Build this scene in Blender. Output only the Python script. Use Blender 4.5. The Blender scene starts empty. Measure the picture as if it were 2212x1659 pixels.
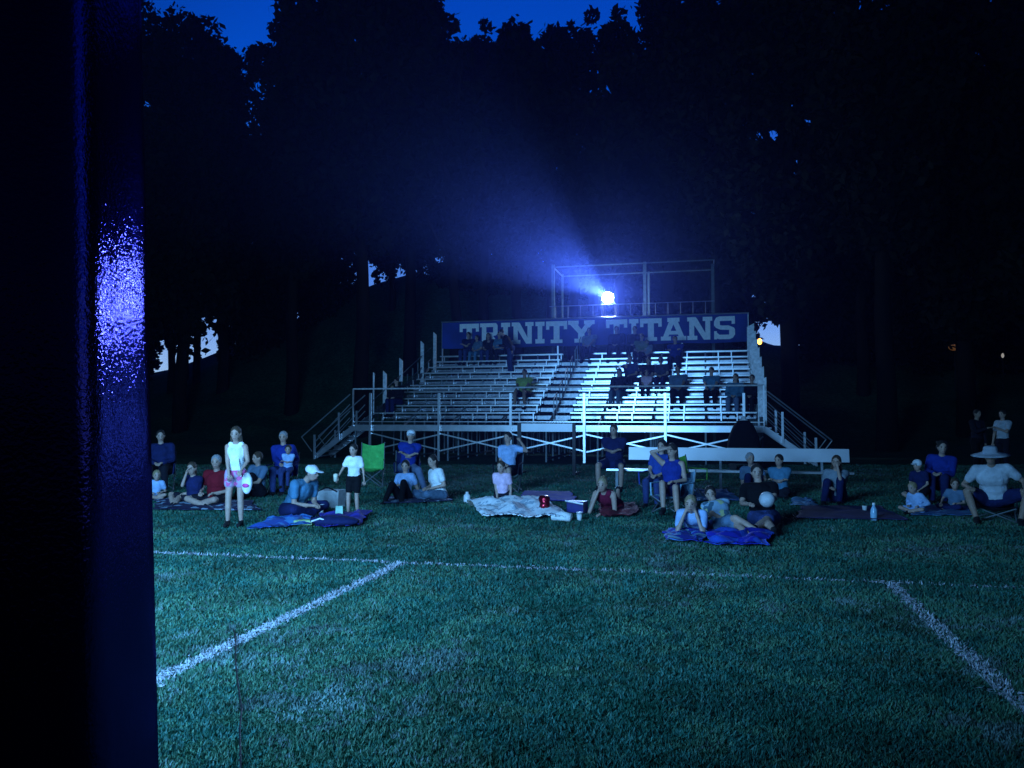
import bpy, bmesh, math, random
import numpy as np
from mathutils import Vector, Matrix
R = math.radians
random.seed(7)
C = bpy.context.scene.collection
scn = bpy.context.scene

# ------------------------------------------------------------------ camera, sky, exposure
CAMP = Vector((0, 0, 1.65)); YAW = R(13.9); PITCH = math.atan(70.5/1700); FP = 1700/2212
cd = bpy.data.cameras.new('camera'); cam = bpy.data.objects.new('camera', cd); C.objects.link(cam)
cd.sensor_width = 36; cd.lens = 36*FP; cd.clip_start = 0.05; cd.clip_end = 1000
cam.location = CAMP; cam.rotation_euler = (R(90)+PITCH, 0, YAW)
scn.camera = cam
scn.view_settings.view_transform = 'Standard'; scn.view_settings.look = 'None'
scn.view_settings.gamma = 1; scn.view_settings.exposure = 0.0
scn.cycles.max_bounces = 5; scn.cycles.diffuse_bounces = 2; scn.cycles.glossy_bounces = 3
scn.cycles.volume_bounces = 0; scn.cycles.use_light_tree = True
scn.cycles.use_denoising = True
scn.cycles.sample_clamp_indirect = 3.0

w = bpy.data.worlds.new('World'); scn.world = w; w.use_nodes = True
nt = w.node_tree; nt.nodes.clear()
out = nt.nodes.new('ShaderNodeOutputWorld'); bg = nt.nodes.new('ShaderNodeBackground')
sky = nt.nodes.new('ShaderNodeTexSky'); sky.sky_type = 'NISHITA'; sky.sun_disc = False
sky.sun_elevation = R(1.5); sky.sun_rotation = R(250); sky.altitude = 0
# dusk sky: pale and cyan at the horizon, deep blue overhead
tc = nt.nodes.new('ShaderNodeTexCoord'); sx = nt.nodes.new('ShaderNodeSeparateXYZ')
rp = nt.nodes.new('ShaderNodeValToRGB')
els = rp.color_ramp.elements
els[0].position = 0.0; els[0].color = (0.30, 0.50, 0.75, 1)
els[1].position = 1.0; els[1].color = (0.0, 0.012, 0.16, 1)
for p, c in ((0.05, (0.34, 0.56, 0.85, 1)), (0.13, (0.12, 0.30, 0.80, 1)), (0.22, (0.03, 0.15, 0.62, 1)), (0.38, (0.0, 0.068, 0.50, 1)), (0.5, (0.0, 0.045, 0.40, 1))):
    e = els.new(p); e.color = c
mx = nt.nodes.new('ShaderNodeMixRGB'); mx.blend_type = 'MIX'; mx.inputs[0].default_value = 0.992
ml = nt.nodes.new('ShaderNodeMixRGB'); ml.blend_type = 'MULTIPLY'; ml.inputs[0].default_value = 1
ml.inputs[2].default_value = (0.1, 0.4, 1.0, 1)
L = nt.links.new
L(tc.outputs['Generated'], sx.inputs[0]); L(sx.outputs['Z'], rp.inputs[0])
az = nt.nodes.new('ShaderNodeMapRange'); az.inputs['From Min'].default_value = .5; az.inputs['From Max'].default_value = .76; az.inputs['To Min'].default_value = .025
L(sx.outputs['Y'], az.inputs[0])
azm = nt.nodes.new('ShaderNodeMixRGB'); azm.blend_type = 'MULTIPLY'; azm.inputs[0].default_value = 1
L(sky.outputs[0], ml.inputs[1]); L(ml.outputs[0], mx.inputs[1]); L(rp.outputs[0], azm.inputs[1]); L(az.outputs[0], azm.inputs[2]); L(azm.outputs[0], mx.inputs[2])
L(mx.outputs[0], bg.inputs[0]); bg.inputs[1].default_value = 1.15
L(bg.outputs[0], out.inputs[0])

# ------------------------------------------------------------------ picture -> place
_RM = Matrix.Rotation(YAW, 3, 'Z') @ Matrix.Rotation(PITCH, 3, 'X')
def ray(px, py):
    return _RM @ Vector(((px-1106)/1700, 1, -(py-829.5)/1700))
def gnd(px, py, z=0.0):
    d = ray(px, py); t = (z-CAMP.z)/d.z; return CAMP + d*t
def atY(px, py, Y):
    d = ray(px, py); return CAMP + d*(Y/d.y)
def atX(px, py, X):
    d = ray(px, py); return CAMP + d*(X/d.x)

# ------------------------------------------------------------------ materials
_M = {}
def mat(name, col, rough=0.7, metal=0.0, var=0.25, scale=8, bump=0.0, bscale=40, spec=0.5, emit=None, es=0, trans=0):
    if name in _M: return _M[name]
    m = bpy.data.materials.new(name); m.use_nodes = True; n = m.node_tree; b = n.nodes['Principled BSDF']
    b.inputs['Roughness'].default_value = rough; b.inputs['Metallic'].default_value = metal
    b.inputs['Specular IOR Level'].default_value = spec
    if trans: b.inputs['Transmission Weight'].default_value = trans
    t = n.nodes.new('ShaderNodeTexCoord'); no = n.nodes.new('ShaderNodeTexNoise'); no.inputs['Scale'].default_value = scale
    no.inputs['Detail'].default_value = 4
    n.links.new(t.outputs['Object'], no.inputs['Vector'])
    r = n.nodes.new('ShaderNodeValToRGB')
    r.color_ramp.elements[0].position = 0.3; r.color_ramp.elements[1].position = 0.7
    r.color_ramp.elements[0].color = tuple(max(0, c*(1-var)) for c in col[:3])+(1,)
    r.color_ramp.elements[1].color = tuple(min(1, c*(1+var)) for c in col[:3])+(1,)
    n.links.new(no.outputs['Fac'], r.inputs[0]); n.links.new(r.outputs[0], b.inputs['Base Color'])
    if bump:
        n2 = n.nodes.new('ShaderNodeTexNoise'); n2.inputs['Scale'].default_value = bscale; n2.inputs['Detail'].default_value = 3
        n.links.new(t.outputs['Object'], n2.inputs['Vector'])
        bp = n.nodes.new('ShaderNodeBump'); bp.inputs['Strength'].default_value = bump; bp.inputs['Distance'].default_value = 0.02
        n.links.new(n2.outputs['Fac'], bp.inputs['Height']); n.links.new(bp.outputs[0], b.inputs['Normal'])
    if emit:
        b.inputs['Emission Color'].default_value = tuple(emit)+(1,); b.inputs['Emission Strength'].default_value = es
    _M[name] = m; return m
def pattern(name, c1, c2, scale=9, rough=0.85, th=0.5, c3=None):
    if name in _M: return _M[name]
    m = bpy.data.materials.new(name); m.use_nodes = True; n = m.node_tree; b = n.nodes['Principled BSDF']
    b.inputs['Roughness'].default_value = rough
    t = n.nodes.new('ShaderNodeTexCoord'); v = n.nodes.new('ShaderNodeTexVoronoi'); v.inputs['Scale'].default_value = scale
    n.links.new(t.outputs['Object'], v.inputs['Vector'])
    r = n.nodes.new('ShaderNodeValToRGB'); r.color_ramp.interpolation = 'CONSTANT'
    r.color_ramp.elements[0].color = c1+(1,); r.color_ramp.elements[1].color = c2+(1,); r.color_ramp.elements[1].position = th
    if c3: e = r.color_ramp.elements.new((1+th)/2); e.color = c3+(1,)
    s = n.nodes.new('ShaderNodeSeparateColor'); n.links.new(v.outputs['Color'], s.inputs[0])
    n.links.new(s.outputs[0], r.inputs[0]); n.links.new(r.outputs[0], b.inputs['Base Color'])
    _M[name] = m; return m
def fab(key, col): return mat('fabric_'+key, col, 0.9, var=0.22, scale=9, bump=1.0, bscale=11, spec=0.2)

ALU = mat('aluminium', (0.74, 0.76, 0.78), 0.30, 0.9, var=0.12, scale=3)
ALUM = mat('aluminium_mill', (0.62, 0.64, 0.68), 0.33, 0.85, var=0.2, scale=2)
STEEL = mat('galvanised_steel', (0.16, 0.19, 0.21), 0.55, 0.5, var=0.3, scale=5)
BLACKM = mat('black_metal', (0.01, 0.01, 0.012), 0.5, 0.3)
WHITEP = mat('white_plastic', (0.8, 0.8, 0.8), 0.4)

# ------------------------------------------------------------------ mesh helpers
class MB:
    def __init__(s): s.v = []; s.f = []
    def add(s, vs, fs):
        o = len(s.v); s.v += [tuple(v) for v in vs]; s.f += [tuple(i+o for i in f) for f in fs]; return s
    def box(s, c, d, rot=None, taper=1.0):
        c = Vector(c); vs = []
        for z in (-.5, .5):
            k = taper if z > 0 else 1
            for x, y in ((-.5, -.5), (.5, -.5), (.5, .5), (-.5, .5)):
                p = Vector((x*d[0]*k, y*d[1]*k, z*d[2])); 
                if rot: p = rot @ p
                vs.append(c+p)
        return s.add(vs, [(3, 2, 1, 0), (4, 5, 6, 7), (0, 1, 5, 4), (1, 2, 6, 5), (2, 3, 7, 6), (3, 0, 4, 7)])
    def bar(s, a, b, w=0.05, h=None, up=(0, 0, 1)):
        a, b = Vector(a), Vector(b); h = h or w; d = (b-a); ln = d.length; d.normalize()
        u = Vector(up)
        if abs(d.dot(u)) > .98: u = Vector((0, 1, 0))
        x = d.cross(u).normalized(); z = x.cross(d)
        m = Matrix((x, d, z)).transposed()
        return s.box((a+b)/2, (w, ln, h), m)
    def tube(s, pts, rad, n=8, caps=True):
        pts = [Vector(p) for p in pts]
        if not hasattr(rad, '__len__'): rad = [rad]*len(pts)
        o = []; ref = None
        for i, p in enumerate(pts):
            d = (pts[min(i+1, len(pts)-1)]-pts[max(i-1, 0)]).normalized()
            if ref is None: ref = Vector((0, 0, 1)) if abs(d.z) < .9 else Vector((1, 0, 0))
            x = d.cross(ref).normalized(); y = d.cross(x).normalized(); ref = -y.cross(d).cross(d) if False else ref
            o.append([p + x*math.cos(2*math.pi*k/n)*rad[i] + y*math.sin(2*math.pi*k/n)*rad[i] for k in range(n)])
        vs = [v for r in o for v in r]; fs = []
        for i in range(len(pts)-1):
            for k in range(n):
                a = i*n+k; b = i*n+(k+1) % n; fs.append((a, b, b+n, a+n))
        if caps: fs.append(tuple(range(n))[::-1]); fs.append(tuple((len(pts)-1)*n+k for k in range(n)))
        return s.add(vs, fs)
    def ball(s, c, r, rot=None, n=12, m=8):
        c = Vector(c); r = (r, r, r) if not hasattr(r, '__len__') else r
        vs = []; fs = []
        def P(x, y, z):
            p = Vector((x*r[0], y*r[1], z*r[2])); return c+(rot @ p if rot else p)
        vs.append(P(0, 0, 1))
        for i in range(1, m):
            t = math.pi*i/m
            for k in range(n):
                a = 2*math.pi*k/n; vs.append(P(math.sin(t)*math.cos(a), math.sin(t)*math.sin(a), math.cos(t)))
        vs.append(P(0, 0, -1))
        for k in range(n): fs.append((0, 1+k, 1+(k+1) % n))
        for i in range(m-2):
            for k in range(n):
                a = 1+i*n+k; b = 1+i*n+(k+1) % n; fs.append((a, a+n, b+n, b))
        l = len(vs)-1; q = 1+(m-2)*n
        for k in range(n): fs.append((l, q+(k+1) % n, q+k))
        return s.add(vs, fs)
    def cap(s, a, b, ra, rb, n=10):
        a, b = Vector(a), Vector(b)
        s.tube([a, b], [ra, rb], n, True); s.ball(a, ra, n=n, m=6); s.ball(b, rb, n=n, m=6); return s
    def lathe(s, c, prof, n=16, rot=None):
        c = Vector(c); vs = []; fs = []
        for r, z in prof:
            for k in range(n):
                a = 2*math.pi*k/n; p = Vector((r*math.cos(a), r*math.sin(a), z)); vs.append(c+(rot @ p if rot else p))
        for i in range(len(prof)-1):
            for k in range(n):
                a = i*n+k; b = i*n+(k+1) % n; fs.append((a, b, b+n, a+n))
        fs.append(tuple(range(n))[::-1]); fs.append(tuple((len(prof)-1)*n+k for k in range(n)))
        return s.add(vs, fs)
    def build(s, name, m, parent=None, smooth=False):
        me = bpy.data.meshes.new(name); me.from_pydata(s.v, [], s.f); me.update()
        return link(name, me, m, parent, smooth)
def link(name, me, m, parent=None, smooth=False):
    if m: 
        for q in (m if isinstance(m, (list, tuple)) else [m]): me.materials.append(q)
    if smooth: me.shade_smooth()
    o = bpy.data.objects.new(name, me); C.objects.link(o)
    if parent:
        o.parent = parent; o.matrix_parent_inverse = Matrix.Translation(-parent.location) if parent.type == 'EMPTY' and not parent.parent else Matrix()
    return o
def tag(o, label, cat, group=None, kind=None):
    if label: o['label'] = label
    if cat: o['category'] = cat
    if group: o['group'] = group
    if kind: o['kind'] = kind
    return o
def thing(name, label, cat, loc=(0, 0, 0), group=None):
    o = bpy.data.objects.new(name, None); C.objects.link(o); o.location = loc; o.empty_display_size = .2
    return tag(o, label, cat, group)
def struct(o): o['kind'] = 'structure'; return o

# ------------------------------------------------------------------ terrain
def ridge(px):   # height of the wooded slope's crest seen at picture column px
    K = [(-1500, 830), (0, 830), (330, 812), (430, 775), (560, 730), (700, 660), (790, 612), (900, 590), (1180, 600), (1400, 640), (1560, 700), (1640, 742), (1800, 750), (1900, 765), (2212, 780), (4500, 800)]
    for (a, ya), (b, yb) in zip(K, K[1:]):
        if a <= px <= b: return ya+(yb-ya)*(px-a)/(b-a)
    return 800
def hz(x, y):
    if y < 39: return 0.0
    d = Vector((x, y)); d.normalize()
    a = math.atan2(x, y)+YAW
    px = 1106+1700*math.tan(max(-1.2, min(1.2, a)))
    zc = math.hypot(x, y)*math.cos(a); t = max(0, min(1, (y-39)/25)); t = t*t*(3-2*t)
    H = 1.65+(900-ridge(px))*max(zc, 10)/1700 if y < 64 else 1.65+(900-ridge(px))*max(64/math.cos(a-YAW)*math.cos(a), 10)/1700
    return H*t + (0.25*math.sin(x*.7)*math.sin(y*.5) if y > 42 else 0)
xs = [-190, -150, -110]+[-80+2.5*i for i in range(65)]+[110, 150, 190]
ys = [-120, -60, -30, -10, 0, 10, 20, 30, 36]+[39+1.8*i for i in range(20)]+[80, 100, 150, 250]
vs = [(x, y, hz(x, y)) for y in ys for x in xs]; nx = len(xs)
fs = [(j*nx+i, j*nx+i+1, (j+1)*nx+i+1, (j+1)*nx+i) for j in range(len(ys)-1) for i in range(nx-1)]
g = bpy.data.materials.new('turf'); g.use_nodes = True; n = g.node_tree; b = n.nodes['Principled BSDF']
b.inputs['Roughness'].default_value = 0.85; b.inputs['Specular IOR Level'].default_value = 0.25
t = n.nodes.new('ShaderNodeTexCoord')
def noise(sc, det=5, dist=0):
    q = n.nodes.new('ShaderNodeTexNoise'); q.inputs['Scale'].default_value = sc; q.inputs['Detail'].default_value = det; q.inputs['Distortion'].default_value = dist
    n.links.new(t.outputs['Object'], q.inputs['Vector']); return q
n1 = noise(0.45); n2 = noise(5, 6, .4); n3 = noise(38, 6, .6)
r1 = n.nodes.new('ShaderNodeValToRGB'); r1.color_ramp.elements[0].position = .35; r1.color_ramp.elements[1].position = .68
r1.color_ramp.elements[0].color = (0.016, 0.10, 0.05, 1); r1.color_ramp.elements[1].color = (0.05, 0.15, 0.09, 1)
r2 = n.nodes.new('ShaderNodeValToRGB'); r2.color_ramp.elements[0].position = .38; r2.color_ramp.elements[1].position = .66
r2.color_ramp.elements[0].color = (0.35, .5, .4, 1); r2.color_ramp.elements[1].color = (1.25, 1.1, 1.1, 1)
r3 = n.nodes.new('ShaderNodeValToRGB'); r3.color_ramp.elements[0].position = .4; r3.color_ramp.elements[1].position = .62
r3.color_ramp.elements[0].color = (0.35, .4, .35, 1); r3.color_ramp.elements[1].color = (1.3, 1.25, 1.3, 1)
m1 = n.nodes.new('ShaderNodeMixRGB'); m1.blend_type = 'MULTIPLY'; m1.inputs[0].default_value = 1
m2 = n.nodes.new('ShaderNodeMixRGB'); m2.blend_type = 'MULTIPLY'; m2.inputs[0].default_value = 1
n.links.new(n1.outputs['Fac'], r1.inputs[0]); n.links.new(n2.outputs['Fac'], r2.inputs[0]); n.links.new(n3.outputs['Fac'], r3.inputs[0])
n.links.new(r1.outputs[0], m1.inputs[1]); n.links.new(r2.outputs[0], m1.inputs[2]); n.links.new(m1.outputs[0], m2.inputs[1]); n.links.new(r3.outputs[0], m2.inputs[2])
n.links.new(m2.outputs[0], b.inputs['Base Color'])
bp = n.nodes.new('ShaderNodeBump'); bp.inputs['Strength'].default_value = .8; bp.inputs['Distance'].default_value = .03
n.links.new(n3.outputs['Fac'], bp.inputs['Height']); n.links.new(bp.outputs[0], b.inputs['Normal'])
o = MB().add(vs, fs).build('ground', g, smooth=True); struct(o)

# white lines of the pitch: worn, patchy paint laid as a sheet of irregular flecks over a thin base
LINE = mat('line_paint', (0.40, 0.42, 0.46), 0.9, var=0.3, scale=20, bump=.5)
LA0, LA1 = gnd(868, 1217), gnd(300, 1489)
LB0, LB1 = gnd(1920, 1259), gnd(2330, 1640)
LS0, LS1 = gnd(240, 1191), gnd(2500, 1283)
lines = [(LA0, LA1, .125, .90), (LB0, LB1, .12, .62), (LS0, LS1, .09, .66)]
rng = np.random.default_rng(5)
mb = MB()
for a, c, wd, dens in lines:
    d = (c-a); ln = d.length; d.normalize(); s = Vector((-d.y, d.x, 0))
    N = int(ln*170*dens*wd/.12)
    for k in range(N):
        u = rng.random()*ln; v = rng.normal()*wd*.33
        if wd < .1 and rng.random() < .8*u/ln: continue
        if math.sin(u*3.1)+math.sin(u*7.7+1)+math.sin(u*1.3+2) < -1.3+(1-dens)*1.6 and rng.random() < .8: continue
        p = a+d*u+s*v; r = .008+.014*rng.random(); ph = rng.random()*6; z = .004+.012*rng.random()
        mb.add([p+Vector((math.cos(ph+q*1.57)*r*(1+.4*(q % 2)), math.sin(ph+q*1.57)*r, z+rng.normal()*.003)) for q in range(4)], [(0, 1, 2, 3)])
o = mb.build('field_lines', LINE); struct(o)

# grass blades in front of the camera (uncountable: one object)
def blades():
    N = 560000
    zc = 3.2*(27/3.2)**rng.random(N)            # spaced so that each strip of the picture gets the same count
    pxs = rng.uniform(-.62, 1.0, N)*zc
    x = pxs*math.cos(YAW)-zc*math.sin(YAW); y = pxs*math.sin(YAW)+zc*math.cos(YAW)
    keep = np.ones(N, bool)
    x, y, zc = x[keep], y[keep], zc[keep]; N = len(x)
    clump = np.sin(x*9+np.sin(y*7)*2)*np.sin(y*8+np.cos(x*5)*2)
    h = (0.010+0.016*rng.random(N))*(1+.35*clump)*(0.8+np.minimum(zc, 14)/14)
    wd = (0.0035+.003*rng.random(N))*(0.7+zc/7)
    a = rng.uniform(0, 6.283, N); la = rng.uniform(0, 6.283, N); ln = h*rng.uniform(.2, 1.1, N)
    P = np.zeros((N, 3, 3))
    P[:, 0] = np.stack([x-np.cos(a)*wd, y-np.sin(a)*wd, np.full(N, -.003)], 1)
    P[:, 1] = np.stack([x+np.cos(a)*wd, y+np.sin(a)*wd, np.full(N, -.003)], 1)
    P[:, 2] = np.stack([x+np.cos(la)*ln, y+np.sin(la)*ln, h], 1)
    me = bpy.data.meshes.new('grass'); me.vertices.add(N*3); me.loops.add(N*3); me.polygons.add(N)
    me.vertices.foreach_set('co', P.ravel()); me.loops.foreach_set('vertex_index', np.arange(N*3))
    me.polygons.foreach_set('loop_start', np.arange(N)*3); me.polygons.foreach_set('loop_total', np.full(N, 3))
    def vn(fq, sd_):        # smooth value noise over the field
        gr = np.random.default_rng(sd_).random((64, 64)); u = x*fq+31; v = y*fq+17
        i = np.floor(u).astype(int); j = np.floor(v).astype(int); fu = u-i; fv = v-j; fu = fu*fu*(3-2*fu); fv = fv*fv*(3-2*fv)
        q = lambda a, b: gr[a % 64, b % 64]
        return (q(i, j)*(1-fu)+q(i+1, j)*fu)*(1-fv)+(q(i, j+1)*(1-fu)+q(i+1, j+1)*fu)*fv
    nf = .34*vn(.45, 1)+.30*vn(1.7, 2)+.26*vn(5.5, 3)+.22*vn(14, 4)
    nf = nf+rng.normal(size=N)*.05
    mi = np.where(nf < .52, 0, np.where(nf < .69, 1, 2)); mi[(nf < .40)] = 4
    for (A, B, w_, dn) in lines:
        d = B-A; l = d.length; d.normalize()
        u = (x-A.x)*d.x+(y-A.y)*d.y; v = np.abs((x-A.x)*-d.y+(y-A.y)*d.x)
        on = (u > 0) & (u < l) & (v < w_*.5*(1+.12*rng.normal(size=N))) & (rng.random(N) < dn*(1.05 if w_ > .1 else 1.3*(1-.8*u/l)))
        mi[on] = 3
    me.polygons.foreach_set('material_index', mi)
    me.update(); me.validate()
    return me
ms = [mat('blade_green', (0.018, 0.112, 0.088), .6, var=.5, scale=.9, spec=.3), mat('blade_olive', (0.045, 0.135, 0.078), .6, var=.5, scale=1.1, spec=.3),
      mat('blade_dry', (0.085, 0.150, 0.138), .7, var=.6, scale=2, spec=.3), LINE, mat('blade_deep', (0.010, 0.085, 0.055), .6, var=.4, scale=1.1, spec=.3)]
o = link('grass', blades(), ms); tag(o, 'mown green grass of the playing field', 'grass', kind='stuff')

# ------------------------------------------------------------------ movie screen standing at the left of the camera
SN = Vector((-.384, .923, 0)); ST = Vector((.923, .384, 0))     # where the screen faces / along the screen to its right edge
FC = Vector((-1.735, 2.140, 0))                                 # front right corner of the right leg
def leather():
    m = bpy.data.materials.new('black_vinyl'); m.use_nodes = True; n = m.node_tree; b = n.nodes['Principled BSDF']
    n.nodes.remove(b); b = n.nodes.new('ShaderNodeBsdfAnisotropic'); b.distribution = 'BECKMANN'; b.inputs['Color'].default_value = (.036, .027, .15, 1); b.inputs['Roughness'].default_value = .125
    df = n.nodes.new('ShaderNodeBsdfDiffuse'); df.inputs['Color'].default_value = (.006, .006, .022, 1); ads = n.nodes.new('ShaderNodeAddShader')
    n.links.new(b.outputs[0], ads.inputs[0]); n.links.new(df.outputs[0], ads.inputs[1]); n.links.new(ads.outputs[0], n.nodes['Material Output'].inputs[0])
    t = n.nodes.new('ShaderNodeTexCoord')
    a = n.nodes.new('ShaderNodeTexNoise'); a.inputs['Scale'].default_value = 95; a.inputs['Detail'].default_value = 2
    c = n.nodes.new('ShaderNodeTexNoise'); c.inputs['Scale'].default_value = 9; c.inputs['Detail'].default_value = 3
    n.links.new(t.outputs['Object'], a.inputs['Vector']); n.links.new(t.outputs['Object'], c.inputs['Vector'])
    ad = n.nodes.new('ShaderNodeMath'); ad.operation = 'MULTIPLY_ADD'; ad.inputs[1].default_value = .5
    n.links.new(a.outputs['Fac'], ad.inputs[0]); n.links.new(c.outputs['Fac'], ad.inputs[2])
    p = n.nodes.new('ShaderNodeBump'); p.inputs['Strength'].default_value = .42; p.inputs['Distance'].default_value = .008
    n.links.new(ad.outputs[0], p.inputs['Height']); n.links.new(p.outputs[0], b.inputs['Normal'])
    return m
VINYL = leather()
scrn = thing('movie_screen', 'black inflatable movie screen standing at the left edge of the photo', 'movie screen', FC)
def leg(mbx, off, wid):
    nz = 40; K = []
    for i in range(nz+1):
        z = 6.4*i/nz; sh = -.040*(z-1.6)+.052; bul = .004*math.sin(z*3.1)+.002*math.sin(z*9)
        ring = []
        D = .66; rc = .09
        for (u, v) in ((-D, -wid+rc), (-D, -rc), (-D+rc*.3, -rc*.3), (-D+rc, 0), (-D*.75, .005+bul), (-D*.55, .010+bul), (-D*.4, .012+bul), (-D*.25, .009+bul), (-rc, 0), (-rc*.3, -rc*.3), (0, -rc), (0, -wid+rc)):
            ring.append(FC+SN*u+ST*(v+off+sh)+Vector((0, 0, z)))
        K.append(ring)
    m = len(K[0]); vs = [p for r in K for p in r]
    fs = [(i*m+k, i*m+(k+1) % m, (i+1)*m+(k+1) % m, (i+1)*m+k) for i in range(nz) for k in range(m)]
    fs += [tuple(range(m))[::-1], tuple(nz*m+k for k in range(m))]
    mbx.add(vs, fs)
SW = 6.2
for off in (0, -SW-.75):
    m_ = MB(); leg(m_, off, .75); m_.build('leg', VINYL, scrn, smooth=True)
rotS = Matrix((ST, SN, Vector((0, 0, 1)))).transposed()
cc = FC+SN*-.33+ST*(-.75-SW/2)
MB().box(cc+Vector((0, 0, 6.05)), (SW, .6, .7), rotS).build('top_tube', VINYL, scrn)
MB().box(cc+Vector((0, 0, .4)), (SW, .6, .8), rotS).build('bottom_tube', VINYL, scrn)
MB().box(cc+SN*.1+Vector((0, 0, 3.25)), (SW, .02, 4.9), rotS).build('backing', mat('black_cloth', (.01, .01, .012), .9), scrn)
sf = FC+ST*(-.75-SW/2)+SN*.03
# the lit picture side: it is the light of the place
SCR = bpy.data.materials.new('lit_screen'); SCR.use_nodes = True; n = SCR.node_tree; n.nodes.clear()
oo = n.nodes.new('ShaderNodeOutputMaterial'); em = n.nodes.new('ShaderNodeEmission'); em.inputs[0].default_value = (.17, .50, 1, 1); em.inputs[1].default_value = 56
tg = n.nodes.new('ShaderNodeTexCoord'); sg = n.nodes.new('ShaderNodeSeparateXYZ'); n.links.new(tg.outputs['Generated'], sg.inputs[0])   # added gradient: emission dims towards the right, moving the screen's light leftward
rg = n.nodes.new('ShaderNodeValToRGB'); rg.color_ramp.elements[0].color = (1, 1, 1, 1); rg.color_ramp.elements[0].position = .35; rg.color_ramp.elements[1].color = (.5, .5, .5, 1); rg.color_ramp.elements[1].position = .72
mg = n.nodes.new('ShaderNodeMath'); mg.operation = 'MULTIPLY'; mg.inputs[1].default_value = 54
n.links.new(sg.outputs['X'], rg.inputs[0]); n.links.new(rg.outputs[0], mg.inputs[0]); n.links.new(mg.outputs[0], em.inputs[1])
n.links.new(em.outputs[0], oo.inputs[0])
u_, z_ = SW/2, Vector((0, 0, 1))
MB().add([sf-ST*u_+z_*1.3, sf+ST*u_+z_*1.3, sf+ST*u_+z_*5.6, sf-ST*u_+z_*5.6], [(0, 1, 2, 3)][::1]).build('screen_surface', SCR, scrn)

# ------------------------------------------------------------------ projector and haze
PJ = atY(1313, 643, 37.6)
pj = thing('projector', 'film projector with its lens shining above the banner', 'projector', PJ+Vector((0, 0, -.2)))
MB().box(PJ+Vector((0, .50, -.05)), (.42, .6, .24)).build('housing', mat('projector_grey', (.012, .012, .014), .8, spec=.1), pj)
LENS = bpy.data.materials.new('lens_glow'); LENS.use_nodes = True; n = LENS.node_tree; n.nodes.clear()
oo = n.nodes.new('ShaderNodeOutputMaterial'); em = n.nodes.new('ShaderNodeEmission'); em.inputs[0].default_value = (.42, .62, 1, 1); em.inputs[1].default_value = 600
n.links.new(em.outputs[0], oo.inputs[0])
MB().ball(PJ, (.27, .16, .27), n=24, m=14).build('lens', LENS, pj, True)
sd = bpy.data.lights.new('beam', 'SPOT'); so = bpy.data.objects.new('beam', sd); C.objects.link(so)
tgt = FC+ST*(-.75-SW/2)+Vector((0, 0, 4.6)); org = PJ+Vector((0, -.25, 0))
so.location = org; dirv = (tgt-org).normalized()
zax = -dirv; xax = Vector((0, 0, 1)).cross(zax).normalized(); yax = zax.cross(xax)
so.rotation_euler = Matrix((xax, yax, zax)).transposed().to_euler()
sd.spot_size = R(46); sd.spot_blend = .9; sd.energy = 105000; sd.color = (.25, .5, 1); sd.shadow_soft_size = .05
sd.use_nodes = True; n = sd.node_tree; n.nodes.clear()
def mth(op, a, b_=None, c_=None):
    q = n.nodes.new('ShaderNodeMath'); q.operation = op
    for i, v in enumerate((a, b_, c_)):
        if v is None: continue
        if isinstance(v, (int, float)): q.inputs[i].default_value = v
        else: n.links.new(v, q.inputs[i])
    return q.outputs[0]
t = n.nodes.new('ShaderNodeTexCoord'); sp = n.nodes.new('ShaderNodeSeparateXYZ'); n.links.new(t.outputs['Normal'], sp.inputs[0])
def edge(num, half):     # the projector gate: a frame with soft edges the size of the screen
    q = mth('ABSOLUTE', mth('DIVIDE', num, mth('ABSOLUTE', sp.outputs['Z'])))
    m = n.nodes.new('ShaderNodeMapRange'); m.inputs['From Min'].default_value = half+.006; m.inputs['From Max'].default_value = half-.018
    n.links.new(q, m.inputs[0]); return m.outputs[0]
ef = n.nodes.new('ShaderNodeEmission'); oo = n.nodes.new('ShaderNodeOutputLight')
n.links.new(mth('MULTIPLY_ADD', mth('MULTIPLY', edge(sp.outputs['X'], .103), edge(sp.outputs['Y'], .050)), .925, .075), ef.inputs[1]); n.links.new(ef.outputs[0], oo.inputs[0])
so.parent = pj; so.matrix_parent_inverse = Matrix.Translation(-pj.location)
hzm = bpy.data.materials.new('haze_air'); hzm.use_nodes = True; n = hzm.node_tree; n.nodes.clear()
oo = n.nodes.new('ShaderNodeOutputMaterial'); pv = n.nodes.new('ShaderNodeVolumePrincipled')
pv.inputs['Color'].default_value = (.22, .28, 1, 1); pv.inputs['Density'].default_value = .0009; pv.inputs['Anisotropy'].default_value = .87
n.links.new(pv.outputs[0], oo.inputs['Volume'])
o = MB().box((0, 65, 26), (384, 374, 58)).build('haze', hzm); tag(o, 'thin evening haze lit by the projector beam', 'haze', kind='stuff')

# ------------------------------------------------------------------ bleachers
YF = 28.0
DL = atY(765, 910, YF).x; DR = atY(1650, 910, YF).x
bl = thing('bleachers', 'aluminium bleachers with a raised front walkway and a blue banner along the top', 'bleachers', ((DL+DR)/2, YF, 0))
DZ = 1.34
deck = MB()
for k in range(4): deck.box(((DL+DR)/2, YF+.17+.32*k, DZ-.03), (DR-DL, .30, .05))
deck.build('walkway', ALUM, bl)
MB().box(((DL+DR)/2, YF-.03, DZ-.12), (DR-DL, .04, .22)).build('fascia', ALU, bl)
MB().bar((DL, YF-.04, DZ+.12), (DR, YF-.04, DZ+.12), .03).build('toe_rail', ALU, bl)
RISER = mat('aluminium_riser', (0.50, 0.53, 0.58), 0.27, 1.0, var=.25, scale=2.5, bump=.12, bscale=2.2)
AX0, AX1 = -6.35, -5.0
RISE, TR, Y0 = .30, .66, 29.45
def seatY(i): return Y0+TR*i
def seatZ(i): return 1.80+RISE*i
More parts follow.
